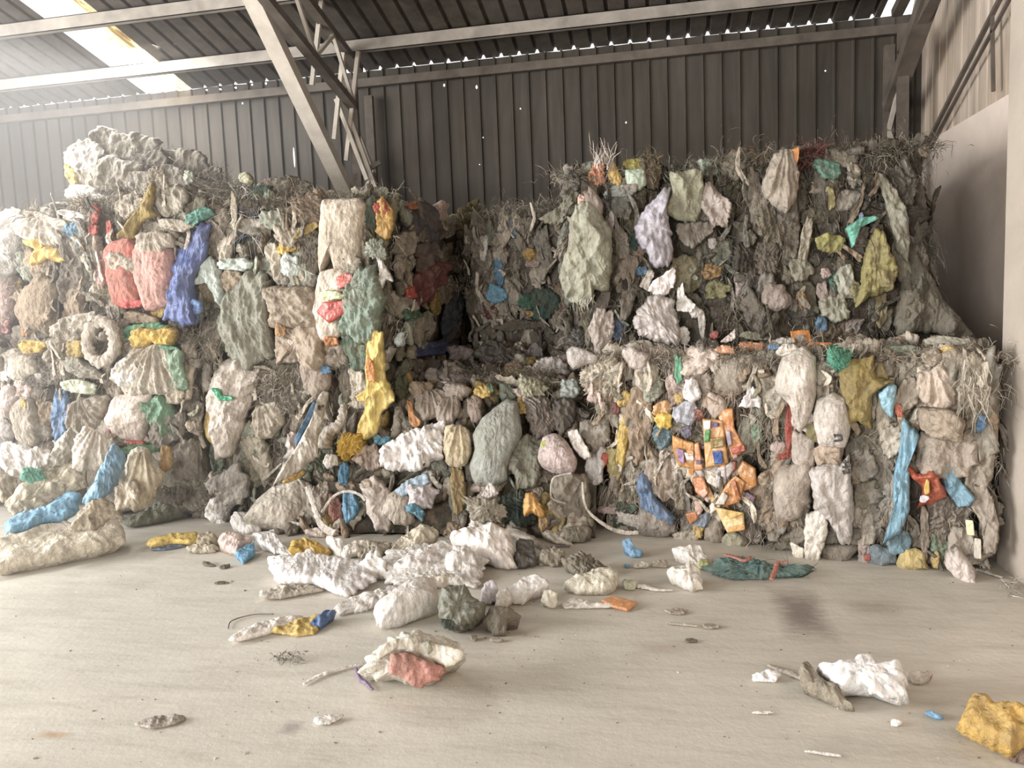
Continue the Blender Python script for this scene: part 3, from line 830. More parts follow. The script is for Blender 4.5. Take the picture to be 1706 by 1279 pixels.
        for k in range(straps):
            v = s.z0 + (s.z1 - s.z0) * (k + 0.7) / (straps + 0.4)
            W = s.face.world(np.array([[-s.w / 2, v, 0.0], [-s.w / 4, v + 0.01, 0], [0, v - 0.008, 0], [s.w / 4, v, 0], [s.w / 2, v + 0.005, 0]]), 0.062)
            V, F = tube(W, [0.0028] * 5, nseed(), 1.0, s.n, nring=6, crease=0)
            s.add('binding_wire', V, F, colour_array(len(V), 'd', rng))

# ---- loose things
def loose_px(crop, shp, sd): return outline_px(crop, shp, sd)
def facing(p):
    d = CAM - p; d[2] = 0; d /= np.linalg.norm(d); return d
def tilted_frame(p, deg, yaw=0.0):
    f = facing(p); a = math.radians(deg)
    if yaw: f = np.array([f[0] * math.cos(yaw) - f[1] * math.sin(yaw), f[0] * math.sin(yaw) + f[1] * math.cos(yaw), 0])
    n = f * math.sin(a) + np.array([0, 0, math.cos(a)])
    return Frame(p, np.cross(np.array([0, 0, 1.0]), f), n)

MOUND = [(5.15, 0.0), (5.75, 1.02), (7.0, 1.27)]
def on_mound(x, y):
    (y0, z0), (y1, z1), (y2, z2) = MOUND
    n1 = np.array([0, -(z1 - z0), y1 - y0]); n1 /= np.linalg.norm(n1)
    p = on_plane(x, y, (0, y0, z0), n1)
    if p[2] <= z1: return p if p[2] >= 0 else on_floor(x, y)
    n2 = np.array([0, -(z2 - z1), y2 - y1]); n2 /= np.linalg.norm(n2)
    return on_plane(x, y, (0, y1, z1), n2)

USED = set()
def loose(name, label, cat, crop, col, style, shp, surf='floor', tilt=None, th=None, out=0.0, group=None, parts=(), at=None, mat=None, thk=1.0, rel=None):
    """one loose thing: outline from where it is seen, on the floor / the heap / at a given depth, with its own thickness"""
    sd = nseed(); rng = random.Random(sd)
    pp = loose_px(crop, shp, sd)
    lo, hi = pp.min(0), pp.max(0)
    if surf == 'floor':
        b = on_floor(pp[pp[:, 1].argmax(), 0], hi[1]); p = np.array([*b[:2], 0.004])
        q = on_floor((lo[0] + hi[0]) / 2, hi[1]); p = np.array([q[0], q[1], 0.006])
        tilt = 22 if tilt is None else tilt
    elif surf == 'mound':
        p = on_mound((lo[0] + hi[0]) / 2, (lo[1] + hi[1]) / 2); tilt = 62 if tilt is None else tilt
    else:                                     # surf = a depth Y
        p = on_y((lo[0] + hi[0]) / 2, (lo[1] + hi[1]) / 2, surf); tilt = 80 if tilt is None else tilt
    fr = tilted_frame(p, tilt)
    P = np.array([fr.px(x, y, out) for x, y in pp])
    size = np.ptp(P, axis=0); Sm = min(size)
    if th is None: th = {'s': 0.40, 'h': 0.20, 'b': 0.22, 'f': 0.28, 'c': 0.24, 'z': 0.2, 'p': 0.02, 'n': 0.08}[style] * min(Sm, 0.45)
    th *= thk
    onf = surf == 'floor'
    if rel is None: rel = ({'n': 0.45, 'c': 0.75, 'h': 0.7, 'b': 0.7, 's': 0.8, 'f': 0.8, 'z': 0.8, 'p': 0.5}[style]) if onf else 0.85
    V, F = patch(P, th, style, sd, rim=onf, rel=rel)
    W = fr.world(V, out)
    if surf == 'floor':
        W[:, 2] = np.maximum(W[:, 2], 0.004)
        nt = (len(F) and [f for f in F if len(f) == 3]).__len__() // 2
        W[-(nt + 1):, 2] = 0.003                                   # the underside lies on the floor
    W[:, 2] = np.maximum(W[:, 2], 0.003)
    o = mesh_obj(name, W, F, mat or mat_for(name), colour_array(len(V), col, rng), base_origin=True)
    tag(o, label, cat, group)
    org = np.array(o.location)
    for pt in parts:
        pn, pc, pcol, pst, pshp = pt[:5]; kw = pt[5] if len(pt) > 5 else {}
        sd2 = nseed(); q = loose_px(pc, pshp, sd2)
        oo = kw.get('out', out + th * 0.75)
        P2 = np.array([fr.px(x, y, oo) for x, y in q]); sm2 = min(np.ptp(P2, axis=0))
        V2, F2 = patch(P2, kw.get('th', 0.15 * min(sm2, 0.3)), pst, sd2, back=kw.get('back', 0.03), rel=kw.get('rel', 0.6))
        W2 = fr.world(V2, oo); W2[:, 2] = np.maximum(W2[:, 2], 0.005)
        c = mesh_obj(pn, W2 - org, F2, mat_for(pn), colour_array(len(V2), pcol, rng), o)
        if isinstance(pcol, str): c['label'] = f"{CNAME[pcol]} {pn.replace('_', ' ')}"
    return o

def loose_strip(name, label, cat, crop, col, pts, rad, surf='floor', flat=0.3, group=None, lift=0.0, crease=0.25, mat=None):
    sd = nseed(); rng = random.Random(sd)
    x0, y0, k = CROPS[crop]
    W = []
    for i, (x, y) in enumerate(pts):
        X, Yp = x * k + x0, y * k + y0
        if surf == 'floor': p = on_floor(X, Yp, 0.01 + lift)
        elif surf == 'mound': p = on_mound(X, Yp) + facing(on_mound(X, Yp)) * (0.06 + lift)
        else: p = on_y(X, Yp, surf)
        W.append(p)
    rad = rad if isinstance(rad, (list, tuple)) else [rad] * len(pts)
    dd = np.linalg.norm(np.mean(W, 0) - CAM) / FPX * k
    V, F = tube(W, [r * dd for r in rad], sd, flat, np.array([0, 0, 1.0]) if surf == 'floor' else facing(W[0]), crease=crease)
    V[:, 2] = np.maximum(V[:, 2], 0.003)
    o = mesh_obj(name, V, F, mat or mat_for(name), colour_array(len(V), col, rng), base_origin=True)
    return tag(o, label, cat, group)

def loose_tuft(name, label, cat, crop, cols, shp, n=80, ln=0.12, surf='floor', up=0.2, group=None, w=0.005, spread=0.8):
    sd = nseed(); rs = np.random.RandomState(sd); rng = random.Random(sd)
    pp = loose_px(crop, shp, sd); c = pp.mean(0)
    O = []
    for i in range(n):
        x, y = c + (pp[rs.randint(len(pp))] - c) * math.sqrt(rs.uniform())
        p = on_floor(x, y, 0.006) if surf == 'floor' else (on_mound(x, y) if surf == 'mound' else on_y(x, y, surf))
        O.append(p + (facing(p) * rs.uniform(0.0, 0.08) if surf != 'floor' else np.array([0, 0, rs.uniform(0, 0.03)])))
    D = np.array([0, 0, up]) + rs.normal(size=(n, 3)) * np.array([spread, spread, spread * 0.5])
    V, F = fibres(O, D, ln * rs.uniform(0.4, 1.3, n), sd, w, 0.6, 0.9)
    V[:, 2] = np.maximum(V[:, 2], 0.003)
    cc = np.array([C(k, rng, 0.06) for k in cols])
    o = mesh_obj(name, V, F, MAT['fibre'], np.repeat(cc[rs.randint(0, len(cc), n)], 12, axis=0), base_origin=True)
    return tag(o, label, cat, group)
# ------------------------------------------------------------------ the bales, with every piece pressed into them that can be told apart
def many(b, crop, rows):
    for r in rows:
        name, col, st, shp = r[:4]; kw = r[4] if len(r) > 4 else {}
        b.piece(crop, name, col, st, shp, **kw)

# upper left, at the frame edge
b1 = Bale('waste_bale', 'bale with a big white sack bulging out, cut by the photo edge', 'bale', (-150, 30), 6.05, 1.45, 2.66, 0.0, 1.2, seed=11, pal='bgpBed')
b1.fill(26, 0, 8, tufts=5, zlo=1.45, shreds=14)
many(b1, 'A', [('woven_sack', (200, 194, 186), 's', (25, 760, 230, 400, 4), dict(out=.08, th=.14)), ('woven_sack', (176, 146, 136), 's', (30, 1090, 130, 300), dict(out=.05)),
     ('plastic_film', (186, 116, 116), 'c', (15, 1220, 95, 110), dict(out=.07)), ('woven_scrap', 'm', 'c', (85, 985, 90, 60)), ('woven_scrap', 'B', 'h', (70, 600, 130, 70), dict(out=.07))])
b2 = Bale('waste_bale', 'bale in the shadowed gap, yellow film hanging over a tan sack', 'bale', (32, 172), 5.95, 1.45, 2.64, 0.0, 1.2, seed=12, pal='bgedo')
b2.fill(34, 0, 10, tufts=6, shreds=24)
many(b2, 'A', [('woven_sack', 'B', 'f', (250, 690, 290, 170), dict(out=.06)), ('plastic_film', 'y', 'h', [(140, 750), (230, 720), (255, 790), (290, 765), (362, 850), (330, 868), (280, 838), (205, 885), (200, 790)], dict(out=.11)),
     ('plastic_film', (96, 146, 176), 'c', (430, 700, 110, 120), dict(out=.06)), ('woven_scrap', 's', 'c', (160, 885, 90, 170)), ('woven_sack', 'e', 's', (230, 1110, 190, 340), dict(out=.06)),
     ('plastic_film', 'O', 'h', (140, 1170, 40, 190), dict(out=.08)), ('woven_scrap', (200, 172, 140), 'z', (235, 1130, 110, 170), dict(out=.12)), ('woven_sack', (120, 108, 96), 'h', (435, 920, 150, 420), dict(out=.03)),  # dark tone of the last sack paints the shadow of the neighbouring bale
     ('woven_scrap', (100, 100, 122), 'c', (275, 1030, 50, 110), dict(out=.10)), ('woven_scrap', 'B', 'h', (220, 612, 190, 50, -10), dict(out=.08)), ('woven_scrap', 'e', 'c', (430, 1120, 150, 180))])

b3 = Bale('waste_bale', 'low bale of grey and pinkish sacks at the photo edge, under the white sack', 'bale', (-160, 100), 5.75, 0.0, 1.45, 0.0, 1.4, seed=13, pal='bgpBde')
b3.fill(44, 0, 12, tufts=6, zlo=0.4, shreds=24)
many(b3, 'F', [('woven_sack', 'y', 'c', (152, 215, 115, 62, 0), dict(out=.13)), ('woven_sack', (186, 172, 152), 's', (105, 310, 125, 115), dict(out=.07)), ('woven_scrap', 'g', 'z', (180, 330, 135, 160)), ('woven_scrap', 'W', 'h', (18, 310, 50, 120)),
     ('woven_sack', (190, 170, 162), 's', (35, 480, 95, 160), dict(out=.08)), ('woven_sack', (176, 166, 160), 's', (20, 610, 100, 120), dict(out=.08)), ('woven_sack', 'b', 's', (125, 560, 125, 200, 8), dict(out=.09)), ('plastic_film', 'y', 'h', (115, 512, 26, 95, 12), dict(out=.15)),
     ('woven_scrap', 'e', 'h', (215, 520, 80, 120), dict(out=.07)), ('woven_scrap', 'b', 'z', (120, 410, 150, 120)), ('woven_scrap', 'g', 'c', (205, 610, 80, 90))])

# the tall stack with the red sacks
c = Bale('waste_bale', 'bale with two salmon red sacks and a royal blue tarpaulin in its face', 'bale', (158, 340), 5.55, 1.62, 2.62, 0.03, 1.4, seed=14, pal='bbgodB')
c.fill(56, 0, 14, 16, tufts=10)
many(c, 'A', [('plastic_film', 'r', 'c', (535, 600, 36, 95), dict(out=.10)), ('plastic_film', 'r', 'c', (525, 682, 52, 52), dict(out=.11)), ('plastic_film', 'r', 'h', (612, 690, 40, 120, 10), dict(out=.08)),
     ('woven_sack', 'b', 'c', (740, 545, 170, 130), dict(out=.08)), ('woven_sack', (182, 172, 152), 'h', (955, 520, 190, 180), dict(out=.09)), ('woven_sack', (170, 158, 138), 'b', (900, 690, 170, 110), dict(out=.08)),
     ('woven_scrap', 'B', 'b', (980, 655, 180, 62, -14), dict(out=.14)), ('plastic_film', 'T', 'c', (1118, 600, 130, 62, 25), dict(out=.12)), ('plastic_film', 'T', 'n', (1075, 640, 60, 50, 0), dict(out=.13)),
     ('woven_sack', (216, 116, 100), 's', [(600, 800), (640, 755), (740, 735), (778, 800), (792, 960), (805, 1100), (740, 1112), (650, 1095), (615, 960)], dict(out=.08, th=.10)),
     ('woven_sack', (214, 152, 140), 's', [(768, 800), (830, 735), (960, 790), (978, 900), (972, 1090), (830, 1125), (800, 1040), (762, 930)], dict(out=.10, th=.12)),
     ('woven_scrap', 'B', 'b', (690, 870, 185, 88, -28), dict(out=.17)), ('woven_scrap', (194, 178, 158), 'f', (862, 755, 190, 135), dict(out=.17)), ('plastic_film', (206, 62, 56), 'c', (738, 1095, 160, 56), dict(out=.15)),
     ('woven_sack', (196, 156, 146), 'h', (585, 905, 80, 210), dict(out=.06)), ('plastic_film', 'n', 'c', [(1040, 690), (1160, 660), (1142, 850), (1085, 960), (1132, 1190), (1040, 1180), (948, 1160), (975, 1000), (985, 760)], dict(out=.10, th=.07, label='royal blue tarpaulin')),
     ('plastic_film', (92, 132, 196), 'b', (1045, 1130, 185, 130), dict(out=.15)), ('woven_cloth', 'm', 'h', [(840, 430), (872, 440), (852, 560), (882, 600), (795, 640), (752, 722), (690, 712), (762, 600)], dict(out=.17, label='mustard cloth draped over the top edge')),
     ('woven_scrap', 'g', 'z', (620, 1040, 110, 160)), ('woven_scrap', 'd', 'z', (1060, 500, 150, 130)), ('woven_scrap', 'b', 'z', (870, 410, 160, 140), dict(out=.1)), ('woven_scrap', 'W', 'c', (425, 610, 160, 60, -10), dict(out=.06)),
     ('woven_scrap', 'm', 'z', (885, 1150, 90, 60), dict(out=.1))])

heap = Bale('fibre_heap', 'shaggy mound of shredded grey fibre topping the tall stack by the wall', 'heap', (108, 372), 6.25, 2.58, 3.16, 0.0, 1.2, seed=15, pal='bbgBdo', core=False)
def heap_core(b):
    rs = np.random.RandomState(3); nu, nv = 40, 22
    V = [];
    for i in range(nv):
        v = i / (nv - 1); r = math.cos(v * math.pi / 2) ** 0.8
        for j in range(nu):
            a = 2 * math.pi * j / nu
            V.append((r * math.cos(a) * 0.70 - 0.05, r * math.sin(a) * 0.50 + 0.50, math.sin(v * math.pi / 2) * 0.52))
    V = np.array(V); sk = np.where(V[:, 0] > 0, 0.8, 1.0); V[:, 2] *= (1 - 0.25 * np.clip(V[:, 0] / 0.7, -0.2, 1.0))
    V *= (1 + 0.10 * crumple(V, rs, 9, 5))[:, None]
    V = b.o + V[:, :1] * b.ex - V[:, 1:2] * b.n + np.column_stack([np.zeros(len(V)), np.zeros(len(V)), V[:, 2] + 2.58])
    V[:, 2] = np.maximum(V[:, 2], 2.55)
    F = [(i * nu + j, i * nu + (j + 1) % nu, (i + 1) * nu + (j + 1) % nu, (i + 1) * nu + j) for i in range(nv - 1) for j in range(nu)]
    b.add('mound_core', V, F, colour_array(len(V), 'g', b.rng))
    for k in range(190):
        i = rs.randint(len(V)); p = V[i]; 
        if np.dot(p - b.o, b.n) < -0.75: continue
        sd = nseed(); m = 90
        out = (p - (b.o - b.n * 0.5 + np.array([0, 0, 2.5]))); out /= np.linalg.norm(out)
        O = p + rs.normal(size=(m, 3)) * 0.06
        VV, FF = fibres(O, out * 0.9 + rs.normal(size=(m, 3)) * 0.55, rs.uniform(0.05, 0.17, m), sd, 0.0045, 0.9, 1.0)
        cols = np.array([C(b.rng.choice('bbgBWd'), b.rng, 0.1) for _ in range(3)]) * 0.85
        if k < 95: b.add('fibre_tuft', VV, FF, np.repeat(cols[rs.randint(0, 3, m)], 12, axis=0), MAT['fibre'])
heap_core(heap)
many(heap, 'A', [('plastic_film', (178, 172, 162), 'n', (470, 290, 200, 170, 40), dict(out=-.16)), ('plastic_film', (206, 178, 80), 'c', (405, 395, 62, 120, 25), dict(out=.02)), ('woven_sack', (206, 200, 190), 's', (480, 492, 215, 105, -18), dict(out=.06)),
     ('plastic_film', 'y', 'c', (430, 550, 75, 32), dict(out=.16)), ('woven_scrap', (150, 142, 126), 'h', (760, 215, 200, 150), dict(out=-.3)), ('woven_scrap', 'g', 'h', (620, 215, 170, 180), dict(out=-.28)), ('woven_scrap', 'd', 'h', (850, 310, 200, 160), dict(out=-.2)),
     ('woven_scrap', (140, 130, 116), 'h', (1050, 300, 230, 130), dict(out=-.28)), ('woven_scrap', (160, 150, 134), 'h', (660, 370, 190, 190), dict(out=-.02)), ('woven_scrap', 'b', 'n', (520, 400, 130, 140), dict(out=-.02)), ('woven_scrap', 's', 'c', (1060, 390, 70, 70), dict(out=.0)),
     ('woven_scrap', 'g', 'h', (960, 400, 180, 120), dict(out=-.04)), ('woven_scrap', 'd', 'c', (1190, 370, 110, 90), dict(out=-.2)), ('woven_scrap', (160, 150, 134), 'c', (790, 420, 150, 130), dict(out=.0))])

d = Bale('waste_bale', 'low bale with pale bulging sacks, a knotted rag ring and yellow sacks on its top', 'bale', (95, 330), 5.45, 0.0, 1.50, 0.03, 1.3, seed=16, pal='bbgBdo')
d.fill(46, 10, 26, 20, tufts=12, zlo=0.5, straps=1)
many(d, 'F', [('woven_sack', (192, 178, 158), 'f', (700, 330, 330, 210), dict(out=.08)), ('plastic_film', (134, 172, 140), 'c', (820, 335, 80, 190), dict(out=.14)), ('plastic_film', 'W', 'c', (590, 340, 135, 110, -25), dict(out=.15)),
     ('woven_scrap', (158, 154, 136), 'b', (380, 318, 190, 75, -18), dict(out=.13)), ('plastic_film', (198, 204, 172), 'c', (365, 400, 150, 60, -12), dict(out=.14)),
     ('plastic_film', (74, 118, 170), 'h', [(250, 430), (290, 410), (322, 470), (328, 600), (270, 648), (248, 560)], dict(out=.08)), ('woven_sack', (212, 192, 178), 's', [(540, 450), (700, 438), (695, 560), (662, 642), (560, 632), (500, 560)], dict(out=.10, th=.11)),
     ('plastic_film', (200, 116, 112), 'h', (500, 560, 90, 170, 30), dict(out=.06)), ('woven_sack', 'b', 'f', (410, 525, 160, 170), dict(out=.08)), ('woven_sack', (196, 182, 166), 's', (520, 590, 180, 90), dict(out=.06)), ('plastic_film', (98, 150, 112), 'h', (740, 530, 110, 190, 28), dict(out=.13)),
     ('woven_sack', (128, 122, 110), 'c', (780, 590, 140, 150), dict(out=.10)), ('plastic_film', 'r', 'c', (622, 655, 85, 32), dict(out=.12)), ('plastic_film', (88, 142, 88), 'c', (650, 690, 145, 45), dict(out=.13)), ('woven_scrap', (190, 176, 150), 'h', (800, 450, 110, 70), dict(out=.10)),
     ('plastic_film', (168, 110, 104), 'h', (332, 540, 30, 130), dict(out=.1)),
     ('woven_sack', 'b', 'c', (345, 185, 190, 200), dict(out=-.02)), ('woven_sack', (192, 182, 162), 'h', (330, 120, 180, 100, 20), dict(out=.02)), ('woven_scrap', 'B', 'z', (565, 195, 90, 180), dict(out=.02)), ('woven_sack', 'm', 'c', (352, 225, 110, 75, 15), dict(out=.14)),
     ('woven_sack', 'y', 'c', (675, 172, 115, 84), dict(out=.10, th=.08)), ('woven_sack', 'y', 'c', (768, 165, 108, 76), dict(out=.11, th=.08)), ('plastic_film', (70, 146, 92), 'c', (690, 128, 150, 44), dict(out=.08)), ('plastic_film', (66, 138, 96), 'b', (742, 226, 150, 28), dict(out=.14)),
     ('plastic_film', (66, 138, 96), 'c', (605, 155, 50, 70), dict(out=.08)), ('woven_scrap', 'e', 'b', (650, 85, 160, 60, -10), dict(out=.0)), ('woven_scrap', 'g', 'z', (700, 260, 230, 60), dict(out=.06)), ('woven_scrap', 'd', 'z', (830, 120, 100, 130), dict(out=.0))])
d.strip('F', 'rag_ring', 'B', [(430, 110), (405, 190), (425, 260), (480, 285), (525, 240), (530, 170), (500, 110), (440, 100)], 26, out=.15, flat=.8)

# the middle stack
e = Bale('waste_bale', 'tall middle bale with a grey-green sack, a belted beige sack and a red diamond print', 'bale', (332, 652), 5.62, 1.24, 2.52, 0.0, 2.3, seed=17, pal='bbgodes')
e.fill(70, 60, 22, 0, tufts=18)
many(e, 'B', [('woven_scrap', 'd', 'z', (660, 110, 210, 110), dict(out=-.15)), ('woven_scrap', 'G', 'c', (480, 135, 140, 66), dict(out=-.05)), ('woven_scrap', (196, 190, 152), 's', (390, 62, 74, 74), dict(out=-.2)), ('woven_scrap', 'g', 'z', (560, 100, 160, 80), dict(out=-.1)),
     ('woven_sack', (148, 136, 116), 'h', (212, 370, 140, 300), dict(out=.05)), ('woven_scrap', 'B', 'h', (282, 440, 72, 180), dict(out=.08)), ('woven_scrap', (204, 190, 164), 'n', (318, 245, 32, 190, 4), dict(out=.12)), ('woven_scrap', (206, 186, 130), 'z', (150, 450, 42, 130), dict(out=.08)),
     ('woven_scrap', (68, 72, 84), 'c', (400, 290, 150, 240), dict(out=.0)), ('plastic_film', (186, 202, 190), 'b', (330, 570, 170, 76), dict(out=.12)), ('plastic_film', (190, 206, 196), 'h', [(45, 705), (110, 560), (180, 540), (232, 600), (258, 840), (200, 700), (100, 660)], dict(out=.10)),  # first piece is no scrap: dark blue painted for the shaded void
     ('woven_sack', (150, 134, 96), 'h', (168, 690, 120, 250), dict(out=.06)), ('woven_sack', (172, 150, 122), 'c', (305, 665, 130, 130), dict(out=.06)),
     ('woven_sack', (154, 156, 138), 'c', [(280, 790), (380, 640), (500, 640), (542, 800), (540, 980), (560, 1100), (430, 1170), (320, 1112), (270, 930)], dict(out=.09, th=.12)),
     ('woven_scrap', 'b', 'z', (180, 1010, 140, 280), dict(out=.06)), ('woven_sack', (158, 136, 114), 'z', (760, 250, 220, 190), dict(out=.09)), ('woven_scrap', 's', 'c', (550, 310, 160, 110, -22), dict(out=.08)), ('woven_scrap', 'B', 'h', (622, 405, 150, 80, -32), dict(out=.11)),
     ('plastic_film', 'y', 'c', (628, 470, 86, 84, -32), dict(out=.10)), ('woven_scrap', 'c', 'h', (568, 560, 84, 220, 10), dict(out=.09)), ('plastic_film', 'l', 'h', (655, 610, 98, 195, -5), dict(out=.08)), ('woven_scrap', 'd', 'z', (770, 500, 120, 210), dict(out=.06)),
     ('woven_scrap', 'g', 'h', (755, 640, 100, 160), dict(out=.06)), ('woven_scrap', (190, 160, 84), 'z', (745, 365, 140, 50, 30), dict(out=.13)),
     ('woven_sack', (184, 166, 142), 'b', [(528, 712), (760, 708), (822, 760), (824, 935), (560, 935), (540, 830)], dict(out=.12, th=.13, label='beige sack belted tight by the baling')), ('woven_sack', (178, 156, 134), 'h', [(560, 925), (822, 925), (872, 1130), (842, 1195), (760, 1165), (700, 1080), (590, 1165), (572, 1040)], dict(out=.10, th=.11)),
     ('woven_scrap', (206, 190, 174), 'h', (640, 1085, 120, 155), dict(out=.14)), ('woven_scrap', (200, 152, 100), 'z', (590, 960, 50, 80), dict(out=.2)),
     ('woven_sack', (204, 188, 164), 's', [(858, 205), (1050, 190), (1092, 240), (1062, 580), (930, 600), (900, 520), (842, 620), (830, 480), (842, 300)], dict(out=.10, th=.13)), ('woven_scrap', 'b', 'h', (990, 560, 150, 120), dict(out=.16))])
sp = e.piece('B', 'woven_sack', (220, 204, 184), 's', [(840, 620), (930, 600), (1022, 620), (992, 760), (952, 980), (850, 1022), (800, 870), (810, 760)], out=.12, th=.12, label='cream sack with a red diamond print')
e.piece('B', 'print_diamond', (206, 66, 52), 'p', [(808, 850), (850, 792), (980, 780), (990, 848), (885, 920)], out=.228, th=.012, parent=sp, label='red diamond print')
e.piece('B', 'print_round', (206, 74, 58), 'p', [(925, 650), (975, 618), (1025, 632), (1010, 690), (945, 718), (928, 690)], out=.20, th=.012, parent=sp, label='red round print')
e.piece('B', 'print_band', (198, 204, 150), 'c', (892, 752, 150, 66), out=.225, th=.03, parent=sp, label='lime band on the sack')
many(e, 'B', [('woven_sack', (212, 196, 180), 'c', (912, 1085, 140, 190, -15), dict(out=.10)), ('plastic_film', (200, 120, 60), 'c', (895, 1025, 90, 50), dict(out=.2)), ('woven_sack', (130, 150, 132), 'c', [(1030, 640), (1160, 590), (1202, 680), (1212, 780), (1172, 980), (1110, 1025), (1030, 1005), (958, 950), (990, 850), (980, 750)], dict(out=.17, th=.14, label='grey-green torn bag hanging at the corner')),
     ('woven_sack', (98, 120, 100), 'h', (1060, 1080, 175, 200, 8), dict(out=.14)), ('plastic_film', 'W', 'c', [(1165, 530), (1190, 540), (1262, 668), (1220, 660), (1195, 720), (1160, 690), (1185, 620)], dict(out=.25)),
     ('woven_scrap', 'b', 'h', (1078, 400, 44, 400), dict(out=.10)), ('woven_scrap', (64, 86, 70), 'h', (1122, 340, 72, 340), dict(out=.08)), ('plastic_film', (212, 158, 66), 'c', (1210, 300, 104, 210), dict(out=.08)), ('plastic_film', 'r', 'c', (1192, 236, 84, 62), dict(out=.12)),
     ('woven_scrap', (206, 198, 180), 'c', (1155, 205, 120, 36), dict(out=.05)), ('woven_scrap', 'B', 'h', (960, 205, 200, 50), dict(out=.06)), ('woven_scrap', 's', 'z', (1160, 480, 110, 120), dict(out=.2))])
e.tuft('B', 'string_tangle', ['b', 'B', 'g', 'd'], (300, 150, 420, 150), 130, 0.22, .02, 0.0, .004)
e.tuft('B', 'string_tangle', ['l', 'v', 'U', 'B'], (420, 330, 160, 220), 60, 0.26, .05, -.3, .004)
e.tuft('B', 'fringe', ['W', 's', 'l'], (1050, 700, 120, 300), 60, 0.12, .30, -.4, .004)
e.tuft('B', 'fringe', ['b', 'B', 'g'], (180, 990, 170, 320), 120, 0.14, .12, -.5, .004)
yf = e.piece('G', 'plastic_film', (222, 190, 84), 'h', [(960, -70), (1030, -70), (1045, 60), (1055, 180), (1095, 280), (1025, 360), (1012, 450), (955, 482), (890, 470), (935, 380), (950, 240), (938, 90)], out=.26, th=.05, label='long yellow film hanging down the corner')
e.piece('G', 'plastic_film', (212, 176, 80), 'n', [(885, 270), (945, 230), (950, 290), (905, 295)], out=.27)
e.piece('G', 'film_patch', (226, 136, 66), 'n', (965, 125, 50, 130), out=.31, parent=yf, label='orange patch of the yellow film')
e.piece('G', 'net_ball', (216, 162, 36), 'z', (862, 540, 125, 145), out=.26, th=.14, label='mustard yellow net ball at the end of the film')
e.tuft('G', 'fringe', [(216, 162, 36), 'y'], (862, 540, 130, 150), 90, 0.06, .36, -.2, .004)
many(e, 'C', [('plastic_film', (120, 54, 54), 'h', (285, 640, 120, 250, -15), dict(frame=e.side, out=.06)), ('plastic_film', 'r', 'c', (228, 660, 60, 70), dict(frame=e.side, out=.09)), ('woven_scrap', (74, 88, 108), 'h', (465, 800, 70, 300), dict(frame=e.side, out=.05)),
     ('plastic_film', (212, 126, 76), 'c', (252, 150, 84, 46), dict(frame=e.side, out=.08)), ('woven_scrap', 'p', 'h', (390, 190, 46, 130), dict(frame=e.side, out=.08)), ('woven_scrap', (88, 84, 96), 'h', (290, 260, 120, 260), dict(frame=e.side, out=.04)), ('woven_scrap', (112, 96, 92), 'h', (320, 470, 130, 220), dict(frame=e.side, out=.05)),
     ('woven_scrap', (130, 116, 60), 'h', (575, 250, 90, 200), dict(frame=e.side, out=.05)), ('woven_scrap', (150, 140, 124), 'h', (190, 380, 60, 160), dict(frame=e.side, out=.07)), ('woven_scrap', (176, 168, 150), 'z', (460, 270, 80, 110), dict(frame=e.side, out=.06)), ('woven_scrap', 'm', 'z', (370, 720, 70, 130), dict(frame=e.side, out=.07)),
     ('plastic_film', (66, 110, 84), 'c', (230, 780, 90, 90), dict(frame=e.side, out=.07)), ('plastic_film', (70, 84, 140), 'c', (330, 1000, 130, 90), dict(frame=e.side, out=.06)), ('plastic_film', 'l', 'c', (170, 940, 45, 90), dict(frame=e.side, out=.07)), ('woven_scrap', (104, 92, 82), 'h', (560, 620, 130, 480), dict(frame=e.side, out=.03))])

